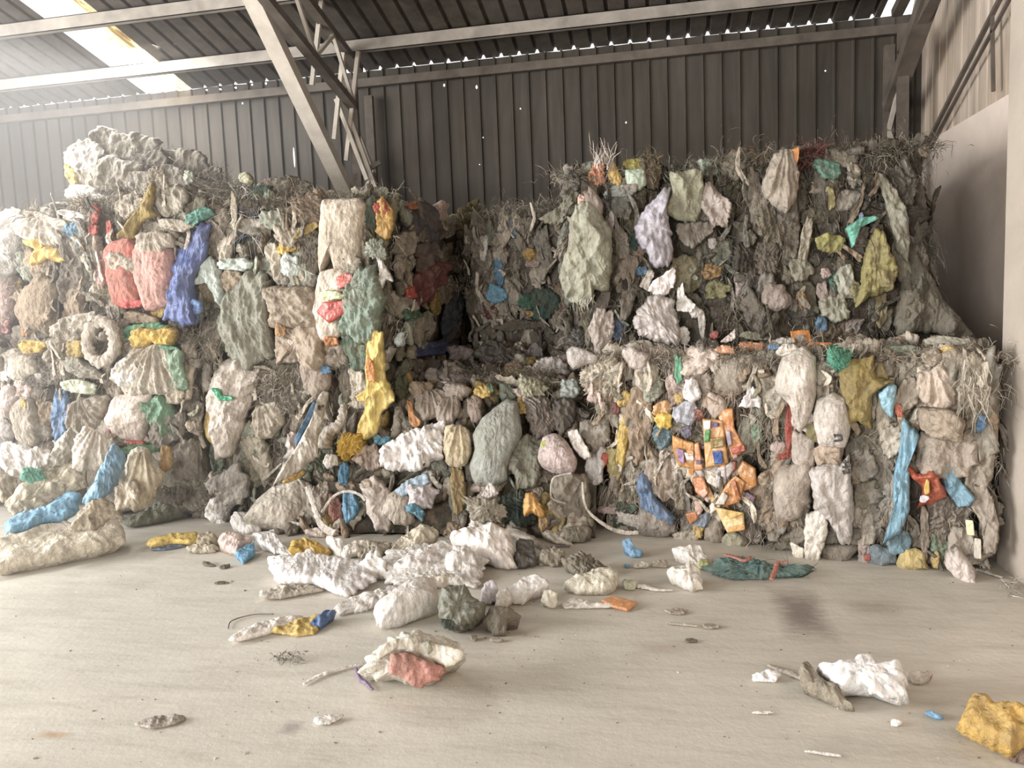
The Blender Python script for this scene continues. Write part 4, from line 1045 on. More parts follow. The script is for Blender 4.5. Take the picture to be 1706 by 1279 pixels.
f = Bale('waste_bale', 'low middle bale with a white sack over a yellow one, half buried by loose bags', 'bale', (325, 640), 5.60, 0.0, 1.26, 0.0, 1.6, seed=18, pal='bbgdosB')
f.fill(78, 24, 16, tufts=20)
ws = f.piece('G', 'woven_sack', (220, 206, 190), 'h', [(90, 130), (180, 58), (322, 100), (332, 170), (272, 350), (222, 560), (150, 578), (110, 430), (78, 300)], out=.12, th=.11, label='white sack with green lettering')
f.piece('G', 'print_lettering', (62, 172, 122), 'c', [(82, 225), (110, 225), (130, 262), (190, 275), (180, 295), (120, 290)], out=.225, th=.012, parent=ws, label='green lettering')
many(f, 'G', [('woven_sack', (214, 176, 92), 's', [(60, 300), (100, 360), (160, 560), (120, 575), (58, 500), (38, 420)], dict(out=.09)), ('woven_scrap', 'b', 'h', (28, 150, 95, 180), dict(out=.05)), ('woven_scrap', (140, 130, 116), 'z', (460, 230, 300, 230), dict(out=.03)), ('woven_scrap', (150, 138, 122), 'z', (400, 120, 160, 120), dict(out=.04)),
     ('woven_sack', (194, 180, 158), 'f', (392, 400, 165, 210), dict(out=.09)), ('woven_sack', (172, 160, 138), 'h', (355, 620, 110, 300, 12), dict(out=.09)), ('woven_scrap', (148, 152, 132), 'c', (282, 525, 100, 230), dict(out=.09)), ('woven_scrap', (98, 118, 98), 'h', (108, 640, 70, 210), dict(out=.07)),
     ('woven_scrap', (204, 198, 188), 'c', [(60, 750), (160, 690), (220, 640), (265, 720), (280, 830), (200, 870), (160, 960), (100, 900), (150, 780)], dict(out=.14)), ('plastic_film', 'W', 'c', (90, 905, 85, 120), dict(out=.14)), ('plastic_film', (238, 234, 228), 'c', (120, 955, 80, 50), dict(out=.16)), ('woven_scrap', 'd', 'h', (430, 660, 90, 180), dict(out=.02)),  # last dark piece is shadow between the sacks, painted as a scrap
     ('woven_scrap', (186, 174, 158), 'c', (215, 800, 120, 130), dict(out=.14)), ('woven_scrap', 'G', 'c', (20, 340, 60, 90), dict(out=.05)), ('woven_scrap', 'l', 'z', (30, 400, 90, 50)), ('woven_scrap', (170, 152, 136), 's', (660, 170, 140, 200, 20), dict(out=.12)),
     ('plastic_film', 'U', 'c', (710, 122, 80, 40), dict(out=.18)), ('woven_scrap', 'd', 'z', (60, 800, 120, 150), dict(out=.03)), ('woven_scrap', (120, 116, 100), 'h', (10, 560, 80, 200)), ('woven_scrap', 'g', 'z', (20, 900, 120, 110))])
f.tuft('G', 'fringe', ['b', 'g', 'd', 'B'], (440, 220, 300, 240), 200, 0.14, .10, -.2, .004)

# the recess at the back
h = Bale('waste_bale', 'bale deep in the recess with a sky blue sack and a dark teal sack', 'bale', (780, 985), 7.05, 1.18, 2.52, 0.0, 1.0, seed=19, pal='bbgBdg')
h.fill(90, 0, 0, 0, tufts=16, straps=2, big=.8)
many(h, 'C', [('plastic_film', (92, 150, 196), 'h', (750, 520, 54, 220, 4), dict(out=.06)), ('plastic_film', (104, 176, 212), 'c', (738, 672, 112, 112), dict(out=.07)), ('woven_scrap', 'W', 'h', (660, 400, 52, 140), dict(out=.06)), ('plastic_film', (204, 152, 66), 'c', (935, 438, 84, 74), dict(out=.06)),
     ('woven_sack', (66, 98, 88), 'h', (1010, 730, 165, 205), dict(out=.06)), ('plastic_film', (66, 120, 92), 'c', (908, 720, 84, 104), dict(out=.06)), ('woven_scrap', 'p', 'c', (945, 492, 80, 50), dict(out=.06)), ('woven_scrap', 'B', 'h', (842, 680, 62, 260, -8), dict(out=.05)), ('plastic_film', (116, 60, 56), 'c', (702, 782, 80, 84), dict(out=.05)),
     ('plastic_film', (88, 140, 190), 'h', (838, 265, 42, 150), dict(out=.05)), ('woven_scrap', 'B', 'h', (985, 560, 110, 110), dict(out=.05)), ('woven_scrap', 'e', 'h', (1105, 730, 60, 260), dict(out=.05)), ('woven_scrap', 'b', 'z', (900, 280, 130, 120)), ('woven_scrap', 'b', 'h', (700, 560, 60, 120)), ('plastic_film', (196, 150, 80), 'c', (925, 790, 60, 40), dict(out=.1)),
     ('woven_scrap', 'S', 'h', (700, 320, 60, 140)), ('woven_scrap', 'd', 'z', (880, 860, 260, 60), dict(out=.1))])
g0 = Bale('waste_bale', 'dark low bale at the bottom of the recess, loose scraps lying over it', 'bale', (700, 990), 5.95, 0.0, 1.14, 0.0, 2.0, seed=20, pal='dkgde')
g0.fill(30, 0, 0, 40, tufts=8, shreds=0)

# upper right stack
i1 = Bale('waste_bale', 'upper bale with a hanging sage sack, a lavender bag and white paper scraps', 'bale', (948, 1222), 5.82, 1.27, 2.58, 0.04, 1.3, seed=21, pal='dgogkbs')
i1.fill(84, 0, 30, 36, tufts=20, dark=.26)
many(i1, 'D', [('woven_sack', (172, 172, 146), 'h', [(230, 400), (270, 430), (340, 470), (392, 560), (385, 880), (300, 872), (290, 905), (240, 965), (150, 922), (113, 820), (160, 620), (175, 500)], dict(out=.16, th=.13, label='long sage sack hanging down the corner')),
     ('woven_scrap', (116, 114, 94), 'n', [(210, 350), (200, 440), (90, 520), (0, 475), (100, 420), (190, 330)], dict(out=.06)), ('plastic_film', (228, 136, 92), 'z', (320, 240, 95, 120), dict(out=.06)), ('plastic_film', (200, 160, 74), 'h', (418, 240, 64, 120, 28), dict(out=.08)),
     ('woven_cloth', (168, 156, 64), 'h', (530, 182, 135, 66), dict(out=.05)), ('plastic_film', (172, 192, 166), 's', (535, 260, 108, 120), dict(out=.08)), ('plastic_film', (222, 166, 146), 'n', [(210, 400), (220, 345), (275, 382), (270, 395)], dict(out=.24)), ('woven_scrap', (88, 72, 50), 'z', (620, 225, 115, 180), dict(out=.08)),
     ('plastic_film', (146, 156, 150), 'b', (450, 330, 150, 70), dict(out=.10)), ('woven_scrap', (148, 132, 120), 's', (300, 395, 84, 170, 18), dict(out=.24)), ('woven_scrap', (118, 122, 116), 'c', (440, 420, 160, 130), dict(out=.05)), ('woven_scrap', (172, 162, 158), 'n', (385, 540, 50, 160, -8), dict(out=.12)),
     ('woven_scrap', (36, 78, 68), 'h', (528, 570, 60, 190), dict(out=.03)), ('plastic_film', 'v', 'c', [(735, 300), (700, 330), (590, 430), (538, 530), (558, 620), (622, 720), (690, 755), (745, 660), (720, 540), (705, 440)], dict(out=.14, th=.12, label='crumpled lavender bag')),
     ('woven_cloth', (172, 174, 144), 'h', [(730, 240), (900, 230), (906, 350), (885, 485), (790, 492), (690, 442), (742, 340)], dict(out=.14, th=.08, label='sage cloth draped over the top edge')), ('woven_sack', (184, 168, 158), 'c', [(912, 300), (945, 275), (1000, 330), (1065, 410), (1045, 525), (970, 510), (905, 420)], dict(out=.15)),
     ('plastic_film', (156, 174, 156), 'c', (940, 200, 108, 95), dict(out=.05)), ('woven_scrap', (168, 158, 138), 's', (1090, 212, 135, 135), dict(out=.05)), ('woven_cloth', (142, 134, 124), 'n', [(770, 520), (970, 500), (960, 560), (850, 650), (790, 610)], dict(out=.14)), ('woven_scrap', (84, 82, 62), 'z', (1120, 320, 185, 370), dict(out=.03)),
     ('card_scrap', (224, 214, 208), 'n', [(612, 885), (640, 830), (690, 800), (750, 760), (752, 840), (720, 900), (660, 920)], dict(out=.18)), ('card_scrap', 'W', 'n', [(765, 990), (775, 880), (800, 845), (812, 910), (862, 965), (840, 1005)], dict(out=.20)), ('card_scrap', (178, 168, 152), 'n', [(560, 860), (610, 770), (640, 790), (600, 880)], dict(out=.16)),
     ('plastic_film', (190, 180, 174), 'c', [(620, 920), (740, 940), (770, 1050), (762, 1185), (560, 1135), (525, 1060), (570, 980)], dict(out=.20, th=.13, label='crumpled pale film')), ('plastic_film', 'W', 'c', (800, 1140, 85, 95), dict(out=.22)), ('plastic_film', (200, 194, 184), 'c', (905, 1070, 36, 150), dict(out=.2)), ('plastic_film', 'W', 'c', (870, 1010, 70, 60), dict(out=.2)),
     ('woven_sack', (196, 182, 172), 'c', (345, 1115, 115, 270, -5), dict(out=.12)), ('woven_sack', (56, 86, 122), 'c', (430, 1085, 120, 130, 40), dict(out=.05)), ('woven_sack', (126, 118, 90), 'h', (820, 800, 190, 210), dict(out=.07)), ('plastic_film', (150, 112, 60), 'c', (955, 780, 110, 95), dict(out=.08)),
     ('woven_scrap', (128, 124, 76), 'c', (980, 885, 125, 110), dict(out=.07)), ('woven_scrap', 'W', 'z', (965, 622, 44, 66), dict(out=.1)), ('woven_sack', (172, 154, 146), 's', (1130, 870, 95, 140), dict(out=.08)), ('woven_scrap', (140, 126, 110), 'h', (480, 800, 120, 200, -15), dict(out=.06)),
     ('woven_scrap', (62, 66, 56), 'c', (860, 640, 160, 110), dict(out=.02)), ('woven_scrap', (168, 140, 120), 'z', (545, 690, 70, 160, -20), dict(out=.05)), ('plastic_film', 'U', 'n', (570, 780, 60, 50), dict(out=.08)), ('woven_scrap', 'd', 'h', (1060, 1020, 160, 170), dict(out=.02)), ('woven_scrap', (150, 142, 132), 'c', (500, 320, 90, 60), dict(out=.12))])
i1.tuft('D', 'white_strings', ['W', 'B', 'p'], (360, 190, 130, 90), 60, 0.16, .08, 1.6, .005, droop=.1, spread=.35)
i1.tuft('D', 'fringe', ['o', 'm', 'd'], (620, 150, 110, 60), 60, 0.08, .06, 1.0, .004)
i1.tuft('D', 'fringe', ['W', 'B', 's'], (240, 930, 130, 60), 50, 0.07, .28, -1.2, .004)

i2 = Bale('waste_bale', 'upper corner bale with mustard sack, teal film and a sheet slanting to the wall', 'bale', (1224, 1535), 5.72, 1.27, 2.60, 0.0, 1.3, seed=22, pal='dgobgked')
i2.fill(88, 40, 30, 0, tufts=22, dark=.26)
many(i2, 'E', [('woven_sack', (182, 166, 148), 'f', [(100, 130), (200, 110), (232, 250), (216, 380), (160, 445), (60, 370), (38, 300)], dict(out=.12, th=.11)), ('food_pouch', (230, 140, 62), 'p', [(185, 105), (242, 80), (238, 150), (210, 220), (182, 200)], dict(out=.2)),
     ('plastic_film', (100, 158, 136), 'c', (400, 205, 155, 115, -18), dict(out=.10)), ('woven_sack', (158, 148, 130), 's', (480, 150, 160, 110), dict(out=.03)), ('woven_scrap', 'b', 'c', (545, 240, 80, 120), dict(out=.06)),
     ('woven_sheet', (158, 154, 132), 'h', [(680, 220), (742, 260), (832, 420), (852, 560), (832, 720), (782, 650), (730, 400)], dict(out=.14, label='long sage sheet trailing down the corner')), ('woven_sheet', (140, 134, 114), 'h', (812, 700, 100, 240), dict(out=.12)), ('woven_scrap', (66, 62, 50), 'z', (860, 250, 120, 320), dict(out=.0)),
     ('woven_sack', (160, 154, 82), 'c', [(330, 600), (400, 570), (500, 595), (470, 660), (420, 680), (345, 650)], dict(out=.12)), ('plastic_film', (98, 194, 168), 'h', [(505, 540), (560, 500), (600, 475), (695, 480), (610, 520), (556, 545), (542, 640)], dict(out=.18)),
     ('woven_sack', (160, 148, 80), 'c', [(620, 640), (660, 550), (700, 580), (772, 760), (742, 890), (620, 925), (560, 965), (580, 860)], dict(out=.14, th=.11, label='mustard sack')), ('woven_scrap', (150, 134, 88), 'h', (700, 985, 62, 210), dict(out=.12)), ('woven_scrap', (176, 174, 156), 'h', (500, 840, 120, 170, 18), dict(out=.1)),
     ('woven_sack', (168, 166, 142), 'c', (440, 985, 135, 155), dict(out=.12)), ('plastic_film', (72, 110, 140), 'c', (365, 1080, 64, 85), dict(out=.1)), ('woven_sack', (160, 142, 132), 's', (110, 930, 155, 155), dict(out=.08)), ('plastic_film', (160, 118, 66), 'z', (250, 950, 64, 110), dict(out=.08)),
     ('woven_scrap', (160, 152, 130), 'h', (275, 620, 62, 260, -8), dict(out=.1)), ('woven_scrap', (148, 144, 124), 'h', (250, 770, 125, 135), dict(out=.1)), ('woven_scrap', (120, 110, 90), 'z', (100, 490, 170, 260), dict(out=.05)), ('woven_scrap', (110, 100, 88), 'z', (60, 700, 130, 200), dict(out=.05)),
     ('woven_scrap', (172, 160, 104), 'h', (415, 370, 50, 120, 5), dict(out=.12)), ('woven_scrap', 'b', 'z', (390, 300, 150, 90), dict(out=.07)), ('woven_sack', (166, 158, 144), 's', (510, 380, 180, 110), dict(out=.05)), ('woven_scrap', (60, 116, 92), 'c', (440, 850, 70, 130), dict(out=.08)), ('woven_scrap', 'p', 'c', (390, 790, 60, 55), dict(out=.12)),
     ('woven_scrap', (160, 140, 132), 'h', (370, 900, 60, 110), dict(out=.1)), ('woven_scrap', (140, 134, 84), 'z', (560, 900, 60, 100), dict(out=.16)), ('woven_scrap', (150, 140, 130), 'c', (540, 1090, 110, 90), dict(out=.08)), ('woven_scrap', (110, 104, 84), 'z', (330, 470, 140, 90), dict(out=.05)), ('woven_scrap', (120, 150, 190), 'n', (590, 470, 22, 36), dict(out=.2)),
     ('woven_sheet', (118, 112, 96), 'h', [(850, 620), (930, 720), (1040, 940), (1200, 1150), (1100, 1155), (900, 1110), (790, 1130), (800, 900)], dict(out=.08, th=.12, label='dark sheet slanting out to the foot of the wall')),
     ('woven_scrap', (104, 98, 82), 'h', (910, 960, 120, 220), dict(out=.2)), ('woven_scrap', (104, 98, 84), 'z', (950, 640, 100, 160, 25), dict(out=-.1))])
i2.tuft('E', 'red_strings', [(140, 66, 62), (120, 54, 52), 'R'], (300, 130, 140, 130), 90, 0.16, .06, .3, .007)
i2.tuft('E', 'fringe', ['d', 'k', 'g'], (960, 620, 120, 200), 70, 0.18, .0, -.6, .004)
i2.tuft('E', 'fringe', ['o', 's', 'b'], (700, 120, 140, 80), 60, 0.1, .02, .6, .004)

# lower right pair
JA = -0.285
j1 = Bale('waste_bale', 'low bale packed with orange printed pouches in the middle of its face', 'bale', (985, 1268), 5.36, 0.0, 1.27, JA, 1.5, seed=23, pal='bbBgepo')
j1.fill(80, 0, 26, 40, tufts=22)
many(j1, 'I', [('woven_sack', (212, 196, 186), 's', (300, 172, 112, 110), dict(out=.08)), ('woven_sack', (212, 192, 176), 'c', (610, 185, 200, 140), dict(out=.06)), ('woven_scrap', 'B', 'h', (715, 185, 62, 130), dict(out=.08)), ('woven_sack', (172, 158, 140), 's', (785, 265, 150, 155), dict(out=.06)), ('plastic_film', (84, 168, 126), 'h', (518, 230, 34, 150), dict(out=.12)),
     ('plastic_film', (210, 204, 200), 'c', (585, 335, 84, 112), dict(out=.10)), ('woven_sack', (204, 180, 162), 's', (712, 410, 92, 120), dict(out=.09)), ('woven_scrap', (196, 184, 160), 'z', (130, 260, 190, 200), dict(out=.06)), ('woven_scrap', 'p', 'h', (480, 300, 52, 86), dict(out=.08)), ('woven_scrap', 's', 'c', (390, 322, 95, 112), dict(out=.07)),
     ('woven_sack', (164, 138, 112), 'h', (310, 490, 165, 350), dict(out=.06)), ('plastic_film', (212, 174, 60), 'h', (236, 590, 46, 260, -3), dict(out=.10)), ('woven_scrap', (212, 174, 84), 'c', (250, 380, 84, 74), dict(out=.08)), ('woven_scrap', (178, 158, 94), 'h', (190, 710, 84, 150), dict(out=.06)), ('plastic_film', (220, 166, 104), 'c', (442, 430, 84, 84), dict(out=.08)),
     ('plastic_film', (228, 184, 60), 'c', (445, 490, 90, 80), dict(out=.10)), ('plastic_film', (84, 130, 146), 'c', (435, 565, 90, 115, 10), dict(out=.08)), ('woven_sack', (148, 138, 124), 'h', (90, 560, 145, 170), dict(out=.06)), ('plastic_film', (198, 192, 186), 'h', (100, 715, 105, 170), dict(out=.09)), ('plastic_film', 'r', 'c', (142, 690, 32, 70), dict(out=.1)), ('plastic_film', 'R', 'c', (200, 430, 40, 60), dict(out=.1)),
     ('plastic_film', (98, 132, 174), 'c', [(320, 770), (362, 775), (402, 880), (492, 970), (470, 1002), (340, 922), (313, 850)], dict(out=.12)), ('woven_sack', (184, 162, 146), 'h', (432, 770, 135, 260, 15), dict(out=.06)), ('woven_sack', (158, 148, 134), 's', (400, 1000, 170, 175), dict(out=.07)), ('woven_scrap', 'G', 'c', (240, 960, 150, 110), dict(out=.02)), ('woven_scrap', (84, 80, 70), 'h', (120, 880, 150, 140), dict(out=.02)),
     ('woven_scrap', (200, 190, 178), 'z', (300, 1000, 190, 60, -15), dict(out=.13)), ('plastic_film', (190, 194, 208), 'c', (558, 450, 120, 112), dict(out=.10)), ('plastic_film', (100, 92, 112), 'c', (562, 545, 52, 66), dict(out=.13)), ('plastic_film', (146, 78, 68), 'c', (618, 462, 64, 64), dict(out=.09)), ('woven_scrap', (204, 166, 90), 'c', (525, 372, 50, 80), dict(out=.08)),
     ('woven_sack', (140, 138, 118), 'h', (880, 540, 130, 240, -18), dict(out=.08)), ('plastic_film', (114, 148, 118), 'c', (920, 560, 54, 104), dict(out=.11)), ('plastic_film', (222, 214, 212), 'n', [(828, 415), (895, 320), (935, 380), (930, 420)], dict(out=.14)), ('woven_scrap', (158, 148, 132), 'z', (1000, 450, 125, 300), dict(out=.04)), ('woven_scrap', (146, 134, 110), 'h', (540, 860, 95, 170), dict(out=.08)),
     ('woven_scrap', (146, 134, 122), 'z', (890, 980, 125, 270), dict(out=.06)), ('woven_sack', (168, 162, 132), 's', (800, 1110, 125, 100), dict(out=.08)), ('woven_scrap', (196, 160, 84), 'c', (620, 1040, 50, 90), dict(out=.08)), ('woven_scrap', (172, 162, 142), 'c', (560, 1080, 120, 80), dict(out=.08)), ('woven_scrap', (150, 138, 120), 's', (700, 1050, 90, 150), dict(out=.06)), ('woven_scrap', (130, 148, 168), 'c', (640, 990, 80, 70), dict(out=.1)), ('woven_scrap', (160, 146, 130), 'h', (640, 300, 90, 160), dict(out=.05)), ('woven_scrap', (150, 140, 122), 'z', (870, 240, 130, 180), dict(out=.04))])
for k in range(34):
    r_ = j1.rng; x, y = r_.gauss(700, 110), r_.gauss(790, 120)
    if not (500 < x < 915 and 560 < y < 1010): continue
    m_ = r_.randint(4, 5); a0 = r_.uniform(0, 6.28); w_, h_ = r_.uniform(12, 30), r_.uniform(30, 62); ro = r_.uniform(-1, 1)
    pts = [(x + w_ * math.cos(a) * math.cos(ro) - h_ * math.sin(a) * math.sin(ro), y + w_ * math.cos(a) * math.sin(ro) + h_ * math.sin(a) * math.cos(ro)) for a in [a0 + 6.28 * i / m_ + r_.uniform(-.3, .3) for i in range(m_)]]
    cl = r_.choice([(222, 140, 66), (206, 126, 58), (186, 178, 170), (160, 150, 142), (226, 176, 96), (132, 98, 110), (176, 76, 54), (212, 200, 180), (110, 100, 90), (90, 100, 84)])
    j1.piece('I', 'pouch_scrap', cl, 'p', pts, out=r_.uniform(.09, .13), th=.012)
def pouch(b, crop, col, poly, prints=(), out=.13, label=None):
    p = b.piece(crop, 'food_pouch', col, 'p', poly, out=out, th=.014, label=label or 'printed pouch')
    for (pc, pp) in prints: b.piece(crop, 'print_patch', pc, 'p', pp, out=out + .012, th=.004, parent=p)
pouch(j1, 'I', (224, 146, 62), [(487, 560), (560, 590), (600, 600), (605, 735), (520, 720), (490, 640)], [((150, 112, 152), [(508, 625), (545, 640), (550, 715), (515, 690)]), ((214, 206, 202), [(548, 650), (560, 690), (600, 690), (590, 655)]), ((200, 150, 90), [(560, 640), (595, 640), (596, 668), (566, 670)])], label='orange pouch with a purple patch')
pouch(j1, 'I', (232, 150, 92), [(600, 605), (622, 598), (645, 738), (600, 742)], [((112, 84, 112), [(606, 690), (632, 692), (634, 712), (606, 710)])], .15, 'narrow orange pouch')
pouch(j1, 'I', (222, 156, 86), [(640, 480), (745, 488), (772, 705), (658, 728)], [((236, 226, 208), [(646, 490), (682, 488), (680, 530), (646, 535)]), ((60, 152, 70), [(652, 540), (680, 535), (672, 595), (650, 600)]), ((90, 70, 140), [(690, 500), (720, 500), (720, 520), (690, 522)]), ((150, 120, 50), [(680, 580), (745, 570), (750, 620), (684, 632)]), ((48, 84, 168), [(690, 645), (738, 640), (744, 705), (702, 712)])], .16, 'large orange pouch with green and blue print')
pouch(j1, 'I', (222, 136, 66), [(722, 470), (745, 430), (795, 425), (800, 520), (862, 640), (790, 680), (755, 560)], [((192, 66, 46), [(785, 630), (850, 610), (858, 642), (795, 662)]), ((150, 140, 160), [(758, 540), (780, 540), (790, 610), (770, 620)])], .14, 'long orange pouch with a red band')
pouch(j1, 'I', (182, 174, 170), [(720, 720), (758, 712), (765, 800), (730, 840), (702, 800)], (), .13, 'silver inside of a pouch')
pouch(j1, 'I', (222, 140, 66), [(700, 915), (770, 800), (810, 765), (860, 800), (830, 900), (780, 918)], [((214, 204, 190), [(705, 912), (745, 850), (770, 870), (750, 915)]), ((180, 96, 44), [(790, 800), (806, 790), (836, 890), (816, 898)])], .15, 'crumpled orange and silver pouch')
pouch(j1, 'I', (200, 128, 58), [(815, 740), (845, 690), (910, 730), (920, 820), (850, 850), (840, 790)], (), .13, 'brownish pouch')
pouch(j1, 'I', (224, 132, 72), [(590, 780), (640, 770), (678, 850), (650, 890), (605, 850)], [((240, 180, 150), [(620, 850), (655, 830), (668, 856), (645, 880)])], .13, 'bent orange pouch')
pouch(j1, 'I', (172, 160, 150), [(700, 745), (790, 690), (810, 720), (760, 800), (710, 830)], (), .12, 'grey pouch')
pouch(j1, 'I', (232, 190, 116), [(700, 925), (850, 955), (855, 1045), (768, 1058)], [((226, 160, 76), [(772, 1030), (855, 1015), (855, 1042), (775, 1055)]), ((226, 176, 80), [(735, 935), (850, 958), (780, 990)])], .15, 'flat yellow pouch')
pouch(j1, 'I', (192, 150, 130), [(590, 880), (620, 860), (645, 940), (615, 985)], (), .12, 'pinkish pouch')
pouch(j1, 'I', (204, 118, 60), [(552, 960), (610, 945), (622, 985), (580, 1015)], (), .13, 'small orange pouch')
pouch(j1, 'I', (120, 108, 100), [(512, 740), (530, 735), (590, 930), (572, 925)], (), .12, 'dark edge of a pouch')

j2 = Bale('waste_bale', 'low bale with white sacks and a sky blue strip, beside the plaster pier', 'bale', (1268, 1655), 4.95, 0.0, 1.27, JA, 1.5, seed=24, pal='bbBgoed')
j2.fill(94, 10, 34, 24, tufts=24)
many(j2, 'J', [('woven_sack', (222, 208, 194), 's', [(70, 160), (160, 118), (216, 170), (216, 330), (192, 430), (152, 482), (115, 420), (100, 370), (45, 310), (38, 260)], dict(out=.12, th=.12)), ('woven_sack', (210, 198, 188), 'c', (160, 432, 95, 125), dict(out=.11)),
     ('woven_cloth', (162, 138, 66), 'h', [(328, 210), (400, 168), (482, 158), (502, 250), (562, 262), (482, 330), (472, 472), (420, 450), (370, 462), (343, 330)], dict(out=.12, th=.09, label='mustard cloth hanging over the top edge')), ('woven_cloth', (164, 144, 86), 'h', (510, 240, 90, 120), dict(out=.10)),
     ('net_scrap', (192, 80, 70), 'z', (102, 470, 46, 190), dict(out=.11)), ('net_scrap', (192, 76, 62), 'z', (105, 585, 120, 60, 25), dict(out=.11)), ('woven_sack', (130, 120, 72), 's', (205, 490, 76, 104), dict(out=.11)), ('woven_scrap', 'p', 's', (50, 570, 70, 60), dict(out=.1))])
lw_ = j2.piece('J', 'woven_sack', (222, 210, 198), 's', [(230, 350), (300, 325), (362, 350), (377, 470), (352, 562), (240, 552), (213, 440)], out=.13, th=.11, label='white sack with a black mark')
def stroke(b, crop, pts, par, out, r=4.5):
    o = b.strip(crop, 'print_mark', 'x', pts, r, out=out, flat=.3, crease=0); o.parent = par
    if par is not b.root: o.location = (0, 0, 0)
    o['label'] = 'black printed mark'
for pts in ([(302, 512), (338, 514)], [(338, 514), (342, 536)], [(304, 540), (342, 536)], [(308, 514), (312, 524)]): stroke(j2, 'J', pts, lw_, .232)
leg = j2.piece('J', 'woven_sack', (218, 208, 202), 'h', [(213, 660), (340, 648), (372, 620), (392, 850), (382, 1002), (340, 1018), (280, 900), (218, 840)], out=.13, th=.11, label='white sack with black marks on its edge')
for pts in ([(345, 640), (372, 636)], [(356, 628), (360, 668)], [(342, 662), (378, 656)], [(350, 690), (372, 684)], [(346, 676), (352, 694)], [(372, 668), (378, 690)]): stroke(j2, 'J', pts, leg, .235)
many(j2, 'J', [('woven_sack', (194, 168, 142), 'b', (278, 608, 135, 118), dict(out=.13)), ('woven_sack', (208, 194, 180), 's', (160, 600, 115, 190), dict(out=.10)), ('woven_sack', (188, 172, 154), 's', (115, 765, 175, 260), dict(out=.10, th=.11)), ('woven_sack', (122, 114, 100), 's', (320, 1060, 145, 92), dict(out=.09)),
     ('plastic_film', (214, 204, 188), 'c', [(180, 880), (262, 858), (272, 960), (232, 1092), (180, 1112), (168, 1010)], dict(out=.17)), ('plastic_film', (214, 204, 184), 'n', [(105, 1010), (165, 1040), (160, 1080), (145, 1108), (115, 1070)], dict(out=.16)), ('woven_scrap', (148, 142, 124), 'z', (455, 520, 160, 170), dict(out=.04)), ('woven_scrap', (158, 150, 134), 'h', (440, 660, 135, 130), dict(out=.07)),
     ('woven_scrap', (142, 132, 116), 'h', (540, 640, 90, 340), dict(out=.04)), ('woven_scrap', (132, 124, 104), 'c', (460, 800, 115, 150), dict(out=.06)), ('woven_scrap', (150, 140, 126), 'z', (470, 920, 130, 150), dict(out=.05)),
     ('plastic_film', (136, 192, 216), 'h', [(513, 320), (570, 275), (592, 290), (582, 380), (575, 440), (530, 390)], dict(out=.14, th=.05)), ('plastic_film', (118, 178, 208), 'c', [(620, 455), (660, 480), (692, 540), (642, 600), (652, 700), (652, 850), (612, 952), (543, 972), (582, 850), (580, 720), (608, 580)], dict(out=.15, th=.07, label='long sky blue film strip')),
     ('plastic_film', (100, 140, 156), 'h', (610, 1010, 115, 105), dict(out=.11)), ('woven_sack', (220, 196, 174), 'f', (775, 300, 185, 185), dict(out=.09)), ('woven_sack', (178, 156, 134), 'b', [(700, 390), (850, 398), (902, 440), (882, 542), (760, 522), (705, 480)], dict(out=.16, th=.09)), ('woven_sack', 'b', 'h', (640, 330, 115, 160, -15), dict(out=.10)),
     ('plastic_film', (206, 92, 60), 'c', (605, 400, 30, 60), dict(out=.14)), ('woven_scrap', (198, 186, 166), 'c', (575, 540, 110, 130, -30), dict(out=.10)), ('woven_scrap', (166, 156, 136), 'z', (660, 205, 125, 100), dict(out=.05)), ('woven_scrap', (182, 164, 142), 'c', (758, 152, 84, 74), dict(out=.07)), ('woven_sack', (172, 156, 136), 's', (865, 168, 145, 104), dict(out=.06)),
     ('plastic_film', 'y', 'c', (832, 122, 64, 40), dict(out=.08)), ('woven_scrap', (136, 158, 134), 'b', (600, 132, 210, 62), dict(out=-.04)), ('woven_scrap', (192, 178, 154), 'z', (950, 280, 150, 250), dict(out=.10)), ('woven_scrap', (148, 142, 122), 'h', (1022, 350, 100, 190), dict(out=.03)), ('plastic_film', (84, 138, 190), 'c', (985, 460, 44, 76), dict(out=.14))])
op = j2.piece('J', 'plastic_film', (214, 82, 48), 'c', [(645, 650), (692, 690), (760, 678), (822, 790), (690, 852), (712, 760), (660, 700)], out=.13, th=.05, label='orange-red wrapper')
j2.piece('J', 'print_stripe', (226, 176, 66), 'p', (735, 755, 26, 72), out=.185, th=.008, parent=op)
j2.piece('J', 'print_label', (226, 216, 226), 'p', (722, 808, 46, 36), out=.19, th=.008, parent=op, label='white paper label')
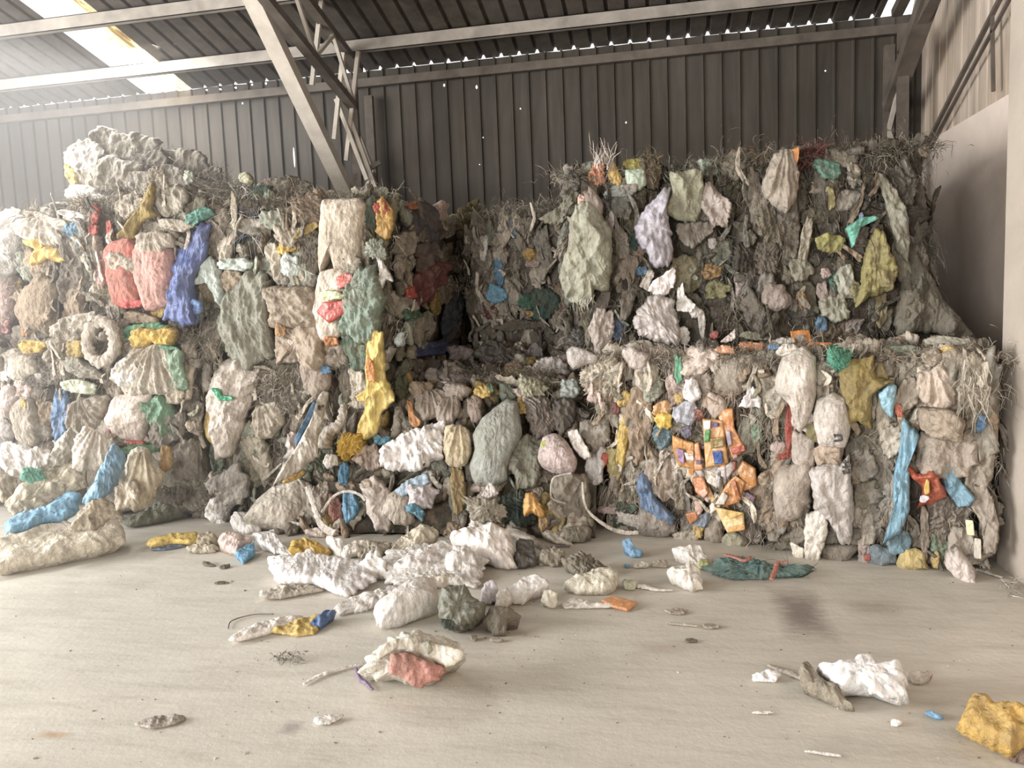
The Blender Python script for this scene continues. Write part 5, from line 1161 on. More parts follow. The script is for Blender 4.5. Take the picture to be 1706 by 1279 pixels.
many(j2, 'J', [('plastic_film', (106, 160, 186), 'h', [(795, 650), (842, 643), (902, 740), (948, 790), (930, 832), (880, 838), (820, 760)], dict(out=.13)), ('woven_sack', (172, 156, 138), 'h', (830, 590, 270, 240), dict(out=.07, th=.08)), ('woven_sack', (178, 162, 142), 'h', (975, 640, 130, 260), dict(out=.08)), ('woven_scrap', (148, 136, 122), 'z', (820, 900, 230, 210), dict(out=.06)),
     ('woven_scrap', (158, 142, 126), 'h', (725, 970, 42, 230), dict(out=.12)), ('woven_sack', (182, 164, 146), 'n', [(958, 760), (1012, 758), (1062, 900), (1052, 1042), (1000, 1052), (988, 930), (948, 850)], dict(out=.15)), ('card_tag', (212, 202, 156), 'p', [(912, 905), (948, 908), (955, 978), (920, 975)], dict(out=.18)), ('card_tag', (222, 212, 192), 'p', [(955, 990), (985, 995), (986, 1088), (952, 1082)], dict(out=.18)),
     ('woven_sack', (108, 134, 150), 's', (525, 1072, 115, 92), dict(out=.10)), ('woven_sack', (200, 172, 100), 's', (660, 1092, 135, 92), dict(out=.11)), ('woven_scrap', (108, 132, 104), 'h', (792, 1040, 76, 140), dict(out=.08)), ('woven_scrap', (170, 150, 140), 'c', (440, 1060, 60, 120), dict(out=.08)), ('woven_scrap', 'r', 'c', (460, 1080, 30, 26), dict(out=.13)), ('woven_scrap', (196, 160, 84), 'c', (775, 1090, 40, 70), dict(out=.1)),
     ('plastic_film', (216, 200, 190), 'h', [(828, 1060), (880, 1040), (952, 1130), (952, 1205), (900, 1192), (818, 1112)], dict(out=.2, th=.07, label='pale bag sticking out at the foot')), ('woven_scrap', (120, 112, 98), 'h', (1020, 900, 80, 300), dict(out=.0)), ('woven_scrap', (180, 166, 150), 'h', (890, 1010, 120, 160, 20), dict(out=.12))])
j2.piece('J', 'net_ball', (74, 172, 136), 'z', (332, 160, 108, 104), out=.10, th=.13, label='teal green net ball')
j2.tuft('J', 'fringe', [(74, 172, 136), (96, 190, 156)], (332, 160, 110, 105), 110, 0.05, .20, 0.1, .004)
j2.tuft('J', 'fringe', ['B', 'b', 'c'], (950, 270, 150, 240), 110, 0.15, .18, -.9, .006, spread=.35)
# ------------------------------------------------------------------ the loose heap between the stacks
def heap_surface():
    rs = np.random.RandomState(77)
    nx_, ny_ = 90, 70
    xs = np.linspace(-2.95, -0.50, nx_); t = np.linspace(0, 1, ny_)
    my = np.array([m[0] for m in MOUND]); mz = np.array([m[1] for m in MOUND])
    # along the profile: foot, slope, ledge
    py = np.interp(t, [0, 0.55, 1], my); pz = np.interp(t, [0, 0.55, 1], mz) - 0.05
    X, T = np.meshgrid(xs, np.arange(ny_))
    P = np.column_stack([X.ravel(), py[T.ravel()], pz[T.ravel()]])
    d = 0.05 * crumple(P, rs, 7, 5) + 0.03 * crumple(P, rs, 20, 5) + 0.012 * crumple(P, rs, 60, 4)
    P[:, 1] += 0.10; P[:, 1] -= d * 0.7; P[:, 2] += d * 0.6
    P[:, 2] = np.maximum(P[:, 2], 0.0)
    n = len(P)
    F = [(i * nx_ + j, i * nx_ + j + 1, (i + 1) * nx_ + j + 1, (i + 1) * nx_ + j) for i in range(ny_ - 1) for j in range(nx_ - 1)]
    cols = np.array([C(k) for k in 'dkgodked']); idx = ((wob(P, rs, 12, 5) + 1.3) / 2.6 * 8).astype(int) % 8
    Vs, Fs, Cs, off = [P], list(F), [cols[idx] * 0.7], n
    rng = random.Random(9)
    for k in range(430):
        sd = nseed(); i = rs.randint(n); p = P[i].copy()
        if p[0] > -0.55 or p[0] < -2.9: continue
        ledge = p[2] > 1.0
        fr = tilted_frame(p + np.array([0, -0.02, 0.03]), rng.uniform(35, 75) if not ledge else rng.uniform(15, 60), rng.uniform(-0.7, 0.7))
        w, h = rng.uniform(0.06, 0.22), rng.uniform(0.08, 0.34)
        if k % 3 == 0: w = rng.uniform(0.015, 0.05)
        m = rng.randint(6, 10); an = [2 * math.pi * (i_ + rng.uniform(-.3, .3)) / m for i_ in range(m)]; ro = rng.uniform(-1.2, 1.2)
        q = np.array([(w / 2 * math.cos(a) * rng.uniform(.65, 1.15), h / 2 * math.sin(a) * rng.uniform(.65, 1.15)) for a in an])
        q = np.column_stack([q[:, 0] * math.cos(ro) - q[:, 1] * math.sin(ro), q[:, 0] * math.sin(ro) + q[:, 1] * math.cos(ro)])
        V, F2 = patch(q, rng.uniform(.02, .06), rng.choice('hhcccczznnf'), sd, 0.7, 0.03)
        W = fr.world(V); W[:, 2] = np.maximum(W[:, 2], 0.003)
        f_ = rng.uniform(0.9, 1.15); col = C([x * f_ for x in PAL[rng.choice('bbBBgggddoescWSepm')]])
        Vs.append(W); Fs += [tuple(v + off for v in f) for f in F2]; Cs.append(np.tile(col, (len(W), 1))); off += len(W)
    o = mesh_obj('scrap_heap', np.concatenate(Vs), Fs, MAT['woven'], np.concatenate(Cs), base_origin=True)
    tag(o, 'sloping heap of loose plastic scraps between the middle stack and the low right bales', 'scrap heap', kind='stuff')
heap_surface()
m_ = dict(surf='mound')
def L_(*a, **k): return loose(*a, **k)
# bags that lie on the heap
L_('woven_sack', 'plump stuffed beige sack slumped on the floor at the foot of the heap', 'sack', 'G', (220, 208, 190), 's', [(420, 780), (560, 738), (602, 760), (622, 880), (565, 1022), (480, 1036), (350, 985), (258, 950), (330, 850)], surf='floor', tilt=62, th=.17,
   parts=[('torn_mouth', 'G', (214, 202, 186), 'h', [(560, 740), (640, 760), (700, 900), (640, 1030), (600, 1000), (570, 860)], dict(out=.06, th=.05))])
L_('film_bag', 'thin white film crumpled at the tip of the plump beige sack', 'plastic bag', 'G', (238, 234, 230), 'c', [(180, 950), (255, 925), (340, 960), (355, 1030), (270, 1042), (200, 1005)], surf='floor', tilt=30)
L_('woven_sack', 'long pale sack leaning upright against the bale, marked in black near the top', 'sack', 'G', (222, 210, 192), 'h', [(680, 250), (735, 238), (700, 400), (672, 480), (668, 600), (565, 700), (420, 775), (470, 680), (550, 560), (640, 380)], th=.08, out=.13, tilt=72, surf=5.30,
   parts=[('print_mark', 'G', 'x', 'p', [(672, 318), (690, 322), (684, 350), (668, 340)], dict(th=.006)), ('print_mark', 'G', 'x', 'p', [(690, 322), (708, 316), (706, 328), (692, 332)], dict(th=.006)), ('blue_edge', 'G', 'U', 'h', [(650, 285), (662, 330), (605, 460), (552, 545), (540, 510), (600, 390)], dict(out=.12, th=.03))])
L_('woven_sack', 'flat grey-brown folded sack behind the long leaning sack', 'sack', 'G', (156, 142, 126), 'h', (745, 312, 125, 140, 12), out=.03, **m_)
loose_strip('twisted_bag', 'rope-like twisted beige bag dangling below the grey-green bag', 'plastic bag', 'G', (200, 186, 168), [(835, 190), (815, 330), (795, 410), (725, 470), (705, 545)], [26, 22, 30, 34, 40], 'mound', .7, lift=.06)
L_('woven_pouch', 'small pinkish pouch beside the blue edge of the long sack', 'pouch', 'G', (196, 176, 164), 'h', (540, 532, 100, 125, 35), surf=5.42)
L_('film_bag', 'small sky blue bag tied with white strips above the maroon fringe', 'plastic bag', 'G', (76, 140, 186), 'c', (818, 700, 66, 120, -10), out=.06, **m_)
L_('film_bag', 'bigger blue crumpled bag next to the maroon fringe', 'plastic bag', 'G', (78, 142, 182), 'c', [(815, 790), (880, 800), (912, 900), (880, 950), (830, 985), (808, 900)], out=.06, **m_)
L_('fringed_cloth', 'maroon fringed cloth hanging between grey sacking and the bigger blue bag', 'cloth', 'G', (160, 98, 88), 'z', (768, 890, 74, 155), out=.05, **m_)
L_('knotted_net', 'dark green knotted netting on the heap above the plump sack', 'net', 'G', (112, 124, 102), 'z', (665, 635, 130, 120), out=.06, **m_)
L_('film_scrap', 'small white lump on the dark green netting', 'film scrap', 'G', (216, 208, 198), 'c', (742, 632, 84, 76), out=.12, **m_)
L_('woven_strip', 'mustard strip of sacking lying along the top of the plump sack', 'strip', 'G', (204, 158, 66), 'b', [(470, 745), (540, 705), (600, 680), (600, 705), (550, 738), (480, 760)], surf=5.10, out=.1)
L_('film_bag', 'big bright white bag draped across the heap, a black tear in its corner', 'plastic bag', 'G', (236, 228, 222), 'c', [(1005, 575), (1060, 530), (1150, 488), (1372, 422), (1392, 470), (1382, 600), (1300, 645), (1250, 692), (1130, 682), (1018, 650)], th=.09, out=.14, tilt=52, **m_,
   parts=[('tear', 'G', 'x', 'n', [(1262, 580), (1290, 505), (1300, 520), (1282, 590)], dict(th=.012)), ('tear', 'G', 'x', 'n', [(1230, 618), (1275, 615), (1268, 658)], dict(th=.012))])
L_('film_strip', 'orange film strip standing above the bright white bag', 'film scrap', 'G', (226, 146, 78), 'h', [(1170, 285), (1195, 290), (1215, 380), (1255, 420), (1225, 452), (1185, 420)], out=.07, **m_)
L_('film_scrap', 'dull teal film tucked under the bright white bag', 'film scrap', 'G', (76, 140, 162), 'c', (1035, 516, 115, 52), out=.08, **m_)
L_('woven_sack', 'peach crumpled sacking right of the yellow net ball', 'sack', 'G', (212, 184, 164), 'c', (960, 610, 170, 150), out=.06, **m_)
L_('woven_sack', 'pinkish beige crumpled sack under the peach sacking', 'sack', 'G', (210, 194, 182), 'h', (1010, 860, 165, 270, 10), out=.08, tilt=70, **m_)
L_('woven_scrap', 'brown wadded sacking at the neck of the pinkish beige sack', 'scrap', 'G', (170, 152, 130), 'c', (985, 770, 130, 100), out=.12, **m_)
L_('woven_sack', 'tan rounded sack half hidden by a dull blue rag', 'sack', 'G', (190, 174, 156), 's', (1130, 895, 165, 190), out=.06, **m_)
L_('film_cloth', 'pale blue and lilac film draped below the bright white bag', 'cloth', 'G', (150, 176, 198), 'h', [(1095, 790), (1180, 735), (1285, 705), (1300, 760), (1210, 800), (1140, 830)], out=.14, **m_)
L_('film_cloth', 'lilac-grey film hanging right of the tan rounded sack', 'cloth', 'G', (196, 188, 190), 'c', (1250, 830, 160, 150), out=.10, **m_)
L_('film_rag', 'dull blue rag on the tan rounded sack', 'rag', 'G', (72, 136, 164), 'c', [(1160, 880), (1220, 872), (1270, 920), (1260, 970), (1215, 935), (1170, 915)], out=.16, **m_)
loose_strip('plastic_strap', 'white strap looped over the bigger blue bag', 'strap', 'G', (214, 206, 194), [(690, 880), (755, 795), (830, 765), (900, 780), (935, 812)], 8, 'mound', .2, lift=.16)
loose_strip('plastic_strap', 'white strap trailing from the mouth of the plump sack', 'strap', 'G', (222, 212, 198), [(610, 740), (650, 850), (690, 950), (760, 995)], [14, 15, 18, 22], 'mound', .15, lift=.15)
L_('film_sheet', 'sky blue film flat against the floor behind the plump sack', 'film scrap', 'G', (84, 162, 208), 'c', [(195, 905), (270, 860), (350, 800), (362, 815), (320, 870), (240, 920)], surf='floor', tilt=20)
L_('film_bag', 'white rumpled film lying on the floor under the straps', 'plastic bag', 'G', (232, 226, 218), 'c', [(690, 960), (760, 950), (800, 985), (790, 1010), (720, 1010)], surf='floor', tilt=45)
L_('woven_sack', 'grey sacking between the plump sack and the maroon fringe', 'sack', 'G', (160, 148, 132), 'h', (680, 850, 120, 230, -6), out=.02, **m_)
L_('woven_sack', 'tan sack with a gathered neck and shaggy fringe beside the bright white bag', 'sack', 'H', (208, 188, 148), 'f', [(250, 520), (300, 505), (370, 535), (385, 640), (350, 720), (270, 720), (235, 640)], out=.12, **m_)
L_('woven_rag', 'olive brown rag hanging down below the fringed tan sack', 'rag', 'H', (160, 134, 84), 'h', (312, 835, 82, 230, 10), out=.06, tilt=75, **m_)
L_('woven_sack', 'large smooth grey-green sack standing upright in the middle of the heap', 'sack', 'H', (172, 178, 166), 's', [(390, 560), (440, 470), (560, 378), (612, 400), (642, 560), (590, 660), (560, 800), (480, 830), (400, 812), (370, 720), (395, 640)], th=.16, out=.06, tilt=72, **m_)
L_('woven_sack', 'darker grey-green sack right behind the large smooth sack', 'sack', 'H', (132, 132, 114), 'h', (670, 685, 190, 260), out=.02, **m_)
L_('woven_sack', 'pink-grey stuffed sack with a lime mark on its corner', 'sack', 'H', (204, 180, 176), 's', [(718, 680), (740, 580), (800, 556), (862, 590), (918, 690), (902, 752), (800, 755), (738, 722)], th=.13, out=.10, **m_,
   parts=[('print_mark', 'H', (186, 196, 96), 'p', (758, 612, 50, 44), dict(th=.008))])
L_('film_strip', 'pale pointed sliver of film leaning beside the pink-grey sack', 'film scrap', 'H', (222, 212, 202), 'h', [(868, 540), (920, 536), (988, 670), (958, 688), (898, 630)], out=.12, **m_)
L_('woven_sack', 'dark folded sack hung with straps next to the left end of the pouch bale', 'sack', 'H', (142, 132, 114), 'h', [(800, 770), (960, 755), (985, 860), (980, 1000), (920, 1020), (850, 980), (790, 860)], surf=5.32, tilt=80)
L_('woven_sack', 'small knotted sack end on the floor under the dark folded sack', 'sack', 'H', (136, 128, 108), 'f', (918, 1065, 125, 95), surf='floor', tilt=60)
L_('netting_bundle', 'dark teal shredded netting under the orange lump', 'net', 'H', (72, 90, 84), 'z', (610, 935, 210, 190), out=.05, **m_,
   )
L_('film_bag', 'orange crumpled lump stuck in the dark teal netting', 'plastic bag', 'H', (226, 160, 66), 'c', [(655, 860), (690, 850), (712, 880), (752, 960), (735, 985), (690, 960), (652, 975), (642, 930)], out=.16, th=.07, **m_)
L_('film_scrap', 'small brown-orange scrap below the orange lump', 'film scrap', 'H', (158, 120, 66), 'h', (745, 1005, 46, 90), out=.10, **m_)
L_('film_scrap', 'white triangular flap sticking up in front of the large smooth sack', 'film scrap', 'H', (214, 204, 196), 'n', [(406, 895), (445, 850), (475, 798), (522, 862), (480, 880), (430, 900)], out=.14, **m_)
loose_strip('twisted_bag', 'long twisted grey bag running down to the floor by the dark teal netting', 'plastic bag', 'H', (186, 176, 160), [(440, 930), (520, 965), (600, 1050), (690, 1100), (770, 1150)], [26, 30, 34, 28, 16], 'floor', .6, lift=.05)
L_('woven_scrap', 'grey shaggy scraps bunched at the top of the long twisted bag', 'scrap', 'H', (172, 162, 142), 'z', (450, 945, 190, 130), surf=5.05, tilt=60)
L_('film_sheet', 'flat beige film on the floor below the orange lump', 'film scrap', 'H', (208, 198, 180), 'n', [(735, 1050), (780, 1045), (850, 1060), (895, 1118), (860, 1120), (790, 1105)], tilt=18)
loose_strip('plastic_strap', 'long twig-like strap curling from the dark folded sack to the floor', 'strap', 'H', (200, 190, 172), [(945, 800), (965, 930), (1060, 1020), (1150, 1055), (1230, 1058)], [5, 6, 9, 12, 10], 5.12, .3)
loose_strip('plastic_strap', 'thin pale strap looped around the dark folded sack', 'strap', 'H', (192, 182, 164), [(890, 755), (800, 780), (785, 860), (800, 890), (860, 910)], 5, 5.2, .4)
loose_tuft('strap_ends', 'frayed white strap ends spreading over the floor beside the pouch bale', 'strap', 'I', ['W', 'B', 'c'], (300, 1030, 150, 70), 50, .10, up=.2)
# on the ledge behind
LEDGE = [('pale pinkish bag lying on the ledge below the recess', (270, 265, 245, 120), (166, 152, 142), 'h'), ('beige folded sack on the ledge in front of the pale pinkish bag', (305, 340, 130, 84), (162, 146, 132), 's'), ('grey-brown gathered sack on the heap above the bright white bag', (180, 405, 170, 140), (162, 146, 130), 'f'),
         ('beige gathered sack on the heap right of the grey-brown gathered one', (262, 435, 130, 150), (178, 162, 146), 'f'), ('dark flattened film at the back of the ledge', (145, 218, 160, 84), (96, 86, 76), 'h'), ('small grey bag at the corner of the middle bale on the ledge', (32, 205, 92, 80), (150, 144, 138), 'c'),
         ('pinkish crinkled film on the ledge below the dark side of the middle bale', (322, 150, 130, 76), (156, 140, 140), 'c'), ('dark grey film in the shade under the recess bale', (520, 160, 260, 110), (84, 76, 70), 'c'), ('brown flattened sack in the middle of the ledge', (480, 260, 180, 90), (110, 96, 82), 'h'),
         ('olive-yellow rag on the ledge', (585, 250, 120, 56), (150, 132, 74), 'c'), ('mustard film crumpled on the slope below the ledge', (440, 342, 84, 74), (200, 162, 72), 'c'), ('small green film beside the mustard crumple', (475, 330, 44, 50), (88, 116, 84), 'c'),
         ('crumpled lilac-white rag on the edge of the ledge', (792, 232, 190, 105), (192, 180, 174), 'c'), ('pointed grey bag standing on the ledge behind the lilac-white rag', (700, 145, 80, 90), (130, 120, 116), 'n'), ('brown rolled sack on the slope left of the large smooth sack', (400, 430, 80, 130), (150, 130, 116), 's'),
         ('greenish sacking at the left end of the slope behind the yellow film', (25, 320, 70, 130), (120, 136, 98), 'h'), ('mustard strip at the left end of the slope beside the greenish sacking', (66, 300, 40, 100), (186, 148, 62), 'h'), ('tan sacking on the slope below the mustard strip', (130, 330, 130, 90), (164, 140, 112), 'h'),
         ('brown shaggy sacking right of the large smooth sack', (735, 470, 170, 180), (122, 108, 94), 'z'), ('grey strands bunched at the top of the slope beside the pouch bale', (690, 320, 150, 120), (160, 156, 126), 'z'), ('yellow leaf-shaped scrap beside the large smooth sack', (640, 425, 44, 66), (196, 160, 70), 'n'),
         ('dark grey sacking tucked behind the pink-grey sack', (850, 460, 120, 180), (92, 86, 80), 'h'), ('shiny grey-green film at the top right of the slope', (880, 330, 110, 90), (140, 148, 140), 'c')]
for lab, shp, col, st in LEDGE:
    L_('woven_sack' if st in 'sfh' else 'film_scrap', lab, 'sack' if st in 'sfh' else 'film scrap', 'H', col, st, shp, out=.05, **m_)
L_('woven_sack', 'white stuffed sack lying at the top left corner of the pouch bale', 'sack', 'H', (214, 204, 198), 's', [(862, 140), (890, 112), (960, 128), (1025, 165), (1020, 200), (960, 205), (900, 230), (870, 190)], surf=5.45, tilt=75)
loose_tuft('strand_bundle', 'pale grey-green strands spilling over the top of the slope', 'strands', 'H', ['s', 'B', 'S', 'b'], (720, 290, 200, 130), 120, .2, 'mound', -.4, w=.008)

# things resting on the tops of the low right bales
T_ = 5.15
for nm, lab, cat, cr, col, st, shp, Y in [
    ('food_pouch', 'orange pouch with a grey window standing on the low right bale', 'pouch', 'E', (220, 126, 52), 'p', [(190, 1115), (295, 1105), (310, 1160), (300, 1200), (250, 1235), (205, 1200)], 5.35),
    ('food_pouch', 'orange pouch lying beside the one with the grey window', 'pouch', 'E', (204, 112, 50), 'p', [(262, 1225), (300, 1175), (425, 1180), (420, 1215), (330, 1235)], 5.25),
    ('food_pouch', 'flat orange pouch scraps on top of the pouch bale', 'pouch', 'I', (214, 134, 84), 'c', (890, 112, 150, 40), 5.35),
    ('food_pouch', 'salmon orange scrap near the middle of the pouch bale top', 'pouch', 'I', (222, 150, 106), 'c', (755, 128, 90, 40), 5.2),
    ('film_sheet', 'pale sage sheet lying flat on the pouch bale under the dark upper stack', 'film scrap', 'I', (168, 166, 134), 'n', (925, 60, 190, 40), 5.7),
    ('film_scrap', 'white pointed flap standing on the pouch bale top', 'film scrap', 'I', (212, 196, 186), 'n', [(730, 92), (770, 55), (805, 25), (806, 75), (760, 95)], 5.45),
    ('film_scrap', 'sky blue scrap on the top edge between the two low bales', 'film scrap', 'I', (96, 152, 206), 'c', (1005, 118, 60, 32), 5.15),
    ('film_bag', 'white film bag at the top corner between the two low bales', 'plastic bag', 'I', (216, 208, 190), 'c', (1075, 132, 120, 60), 5.05),
    ('film_scrap', 'small red scrap on the pouch bale top', 'film scrap', 'I', (172, 62, 56), 'c', (700, 55, 50, 36), 5.5),
    ('film_sheet', 'grey flattened bag along the back of the white-sack bale top', 'plastic bag', 'J', (178, 172, 152), 'b', [(720, 75), (800, 52), (930, 62), (940, 90), (840, 105), (740, 100)], 5.0),
    ('film_sheet', 'dull green film on the white-sack bale top', 'film scrap', 'J', (116, 160, 136), 'c', (610, 120, 160, 52), 5.05),
    ('woven_scrap', 'grey shaggy scrap on the white-sack bale top beside the green film', 'scrap', 'J', (152, 142, 122), 'z', (500, 120, 130, 64), 5.05),
    ('film_scrap', 'small white scrap beside the orange pouches', 'film scrap', 'I', (206, 196, 184), 'c', (1060, 85, 90, 34), 5.3)]:
    L_(nm, lab, cat, cr, col, st, shp, surf=Y, tilt=62, out=.02, parts=[('pouch_window', 'E', (150, 140, 132), 'p', [(218, 1140), (270, 1135), (280, 1175), (240, 1195)], dict(th=.006, out=.035))] if 'grey window standing' in lab else ())

# ------------------------------------------------------------------ loose bags in front of the left stacks
L_('woven_sack', 'long cream sack stretched out on the floor, cut by the edge of the photo', 'sack', 'F', (228, 214, 188), 'b', [(-90, 1165), (100, 1088), (300, 1048), (430, 1058), (498, 988), (572, 1038), (578, 1112), (480, 1152), (260, 1202), (60, 1245), (-90, 1262)], tilt=24, th=.085)
L_('film_bag', 'sky blue film bag lying behind the long cream sack', 'plastic bag', 'F', (118, 184, 226), 'c', [(18, 1050), (130, 978), (262, 955), (342, 888), (384, 930), (352, 992), (300, 1028), (220, 1032), (130, 1082), (30, 1114)], surf=4.62, tilt=40, out=.04)
L_('film_bag', 'upright sky blue film twisted towards the green and gold sack', 'plastic bag', 'F', (120, 176, 216), 'c', [(378, 922), (425, 870), (520, 688), (592, 730), (562, 800), (542, 852), (490, 912), (400, 942)], surf=4.85, tilt=55, out=.10)
L_('woven_sack', 'beige crumpled sack lying between the blue film and the white bags', 'sack', 'F', (214, 200, 170), 'c', [(10, 945), (60, 890), (130, 850), (230, 788), (382, 778), (415, 860), (310, 890), (150, 920), (60, 965)], surf=4.95, tilt=45, out=.02)
L_('woven_sack', 'tan folded sack with a wavy edge behind the long cream sack', 'sack', 'F', (198, 180, 150), 'h', [(370, 990), (440, 935), (540, 940), (575, 1000), (500, 1010), (430, 1060), (330, 1050)], surf=4.6, tilt=40)
L_('woven_sack', 'beige folded sack under the sky blue film bag', 'sack', 'F', (204, 190, 162), 'h', [(40, 960), (160, 920), (260, 915), (250, 960), (150, 985), (60, 1010)], surf=4.75, tilt=40)
L_('film_bag', 'white puffy bag low at the edge of the photo above the green net', 'plastic bag', 'F', (230, 220, 210), 'c', (75, 735, 170, 165), surf=5.1, tilt=65)
L_('film_bag', 'grey-white puffy bag right of the green net', 'plastic bag', 'F', (204, 194, 182), 'c', (175, 735, 110, 110), surf=5.0, tilt=65, out=.03)
L_('woven_sack', 'pale sage sack with an upright point next to the puffy bags', 'sack', 'F', (214, 208, 188), 'h', [(218, 770), (262, 650), (330, 588), (362, 640), (355, 720), (300, 765)], surf=5.1, tilt=75)
L_('woven_sack', 'white gathered sack with folds behind the upright blue film', 'sack', 'F', (222, 208, 188), 'f', (430, 700, 200, 190), surf=5.1, tilt=72)
L_('net_bag', 'bright green net bag at the edge of the photo', 'net', 'F', (110, 196, 164), 'z', (152, 806, 110, 76), surf=4.85, tilt=60, out=.06)
L_('woven_sack', 'large beige sack with radiating folds beside the upright blue film', 'sack', 'F', (210, 194, 160), 'f', [(585, 810), (600, 730), (680, 702), (700, 760), (765, 805), (742, 885), (680, 955), (620, 975), (558, 930)], surf=4.95, tilt=62, th=.14)
L_('woven_sack', 'open cream sack mouth behind the large radiating beige sack', 'sack', 'F', (218, 206, 184), 's', (640, 745, 110, 130), surf=5.05, tilt=75)
L_('woven_rag', 'brown-gold rag wedged behind the large radiating beige sack', 'rag', 'F', (182, 142, 86), 'h', (770, 735, 66, 120), surf=5.1, tilt=78)
L_('woven_sack', 'grey hollow sack in the gap right of the brown-gold rag', 'sack', 'F', (138, 130, 116), 'c', (865, 760, 130, 200), surf=5.25, tilt=78)
L_('woven_sack', 'small beige twisted sack between blue film and radiating sack', 'sack', 'F', (204, 188, 162), 'c', (590, 905, 110, 140), surf=4.75, tilt=55, out=.04)
L_('woven_sack', 'olive grey wrapped sack on the floor at the right end of the pile', 'sack', 'F', (128, 132, 110), 'h', [(558, 1020), (640, 1000), (735, 920), (840, 928), (885, 960), (720, 1025), (600, 1048)], tilt=35)
L_('woven_scrap', 'grey shaggy sacking on the floor between the hollow sack and the tall bale', 'scrap', 'F', (138, 134, 120), 'z', (880, 900, 140, 130), surf=5.1, tilt=60)
L_('woven_scrap', 'dark shaggy scraps on the floor under the hollow sack', 'scrap', 'F', (108, 104, 92), 'z', (800, 905, 130, 90), surf=4.95, tilt=55)
L_('woven_sack', 'cream crinkled sack at the edge of the photo below the bright green net', 'sack', 'F', (196, 182, 156), 'c', (30, 870, 120, 120), surf=4.9, tilt=55)

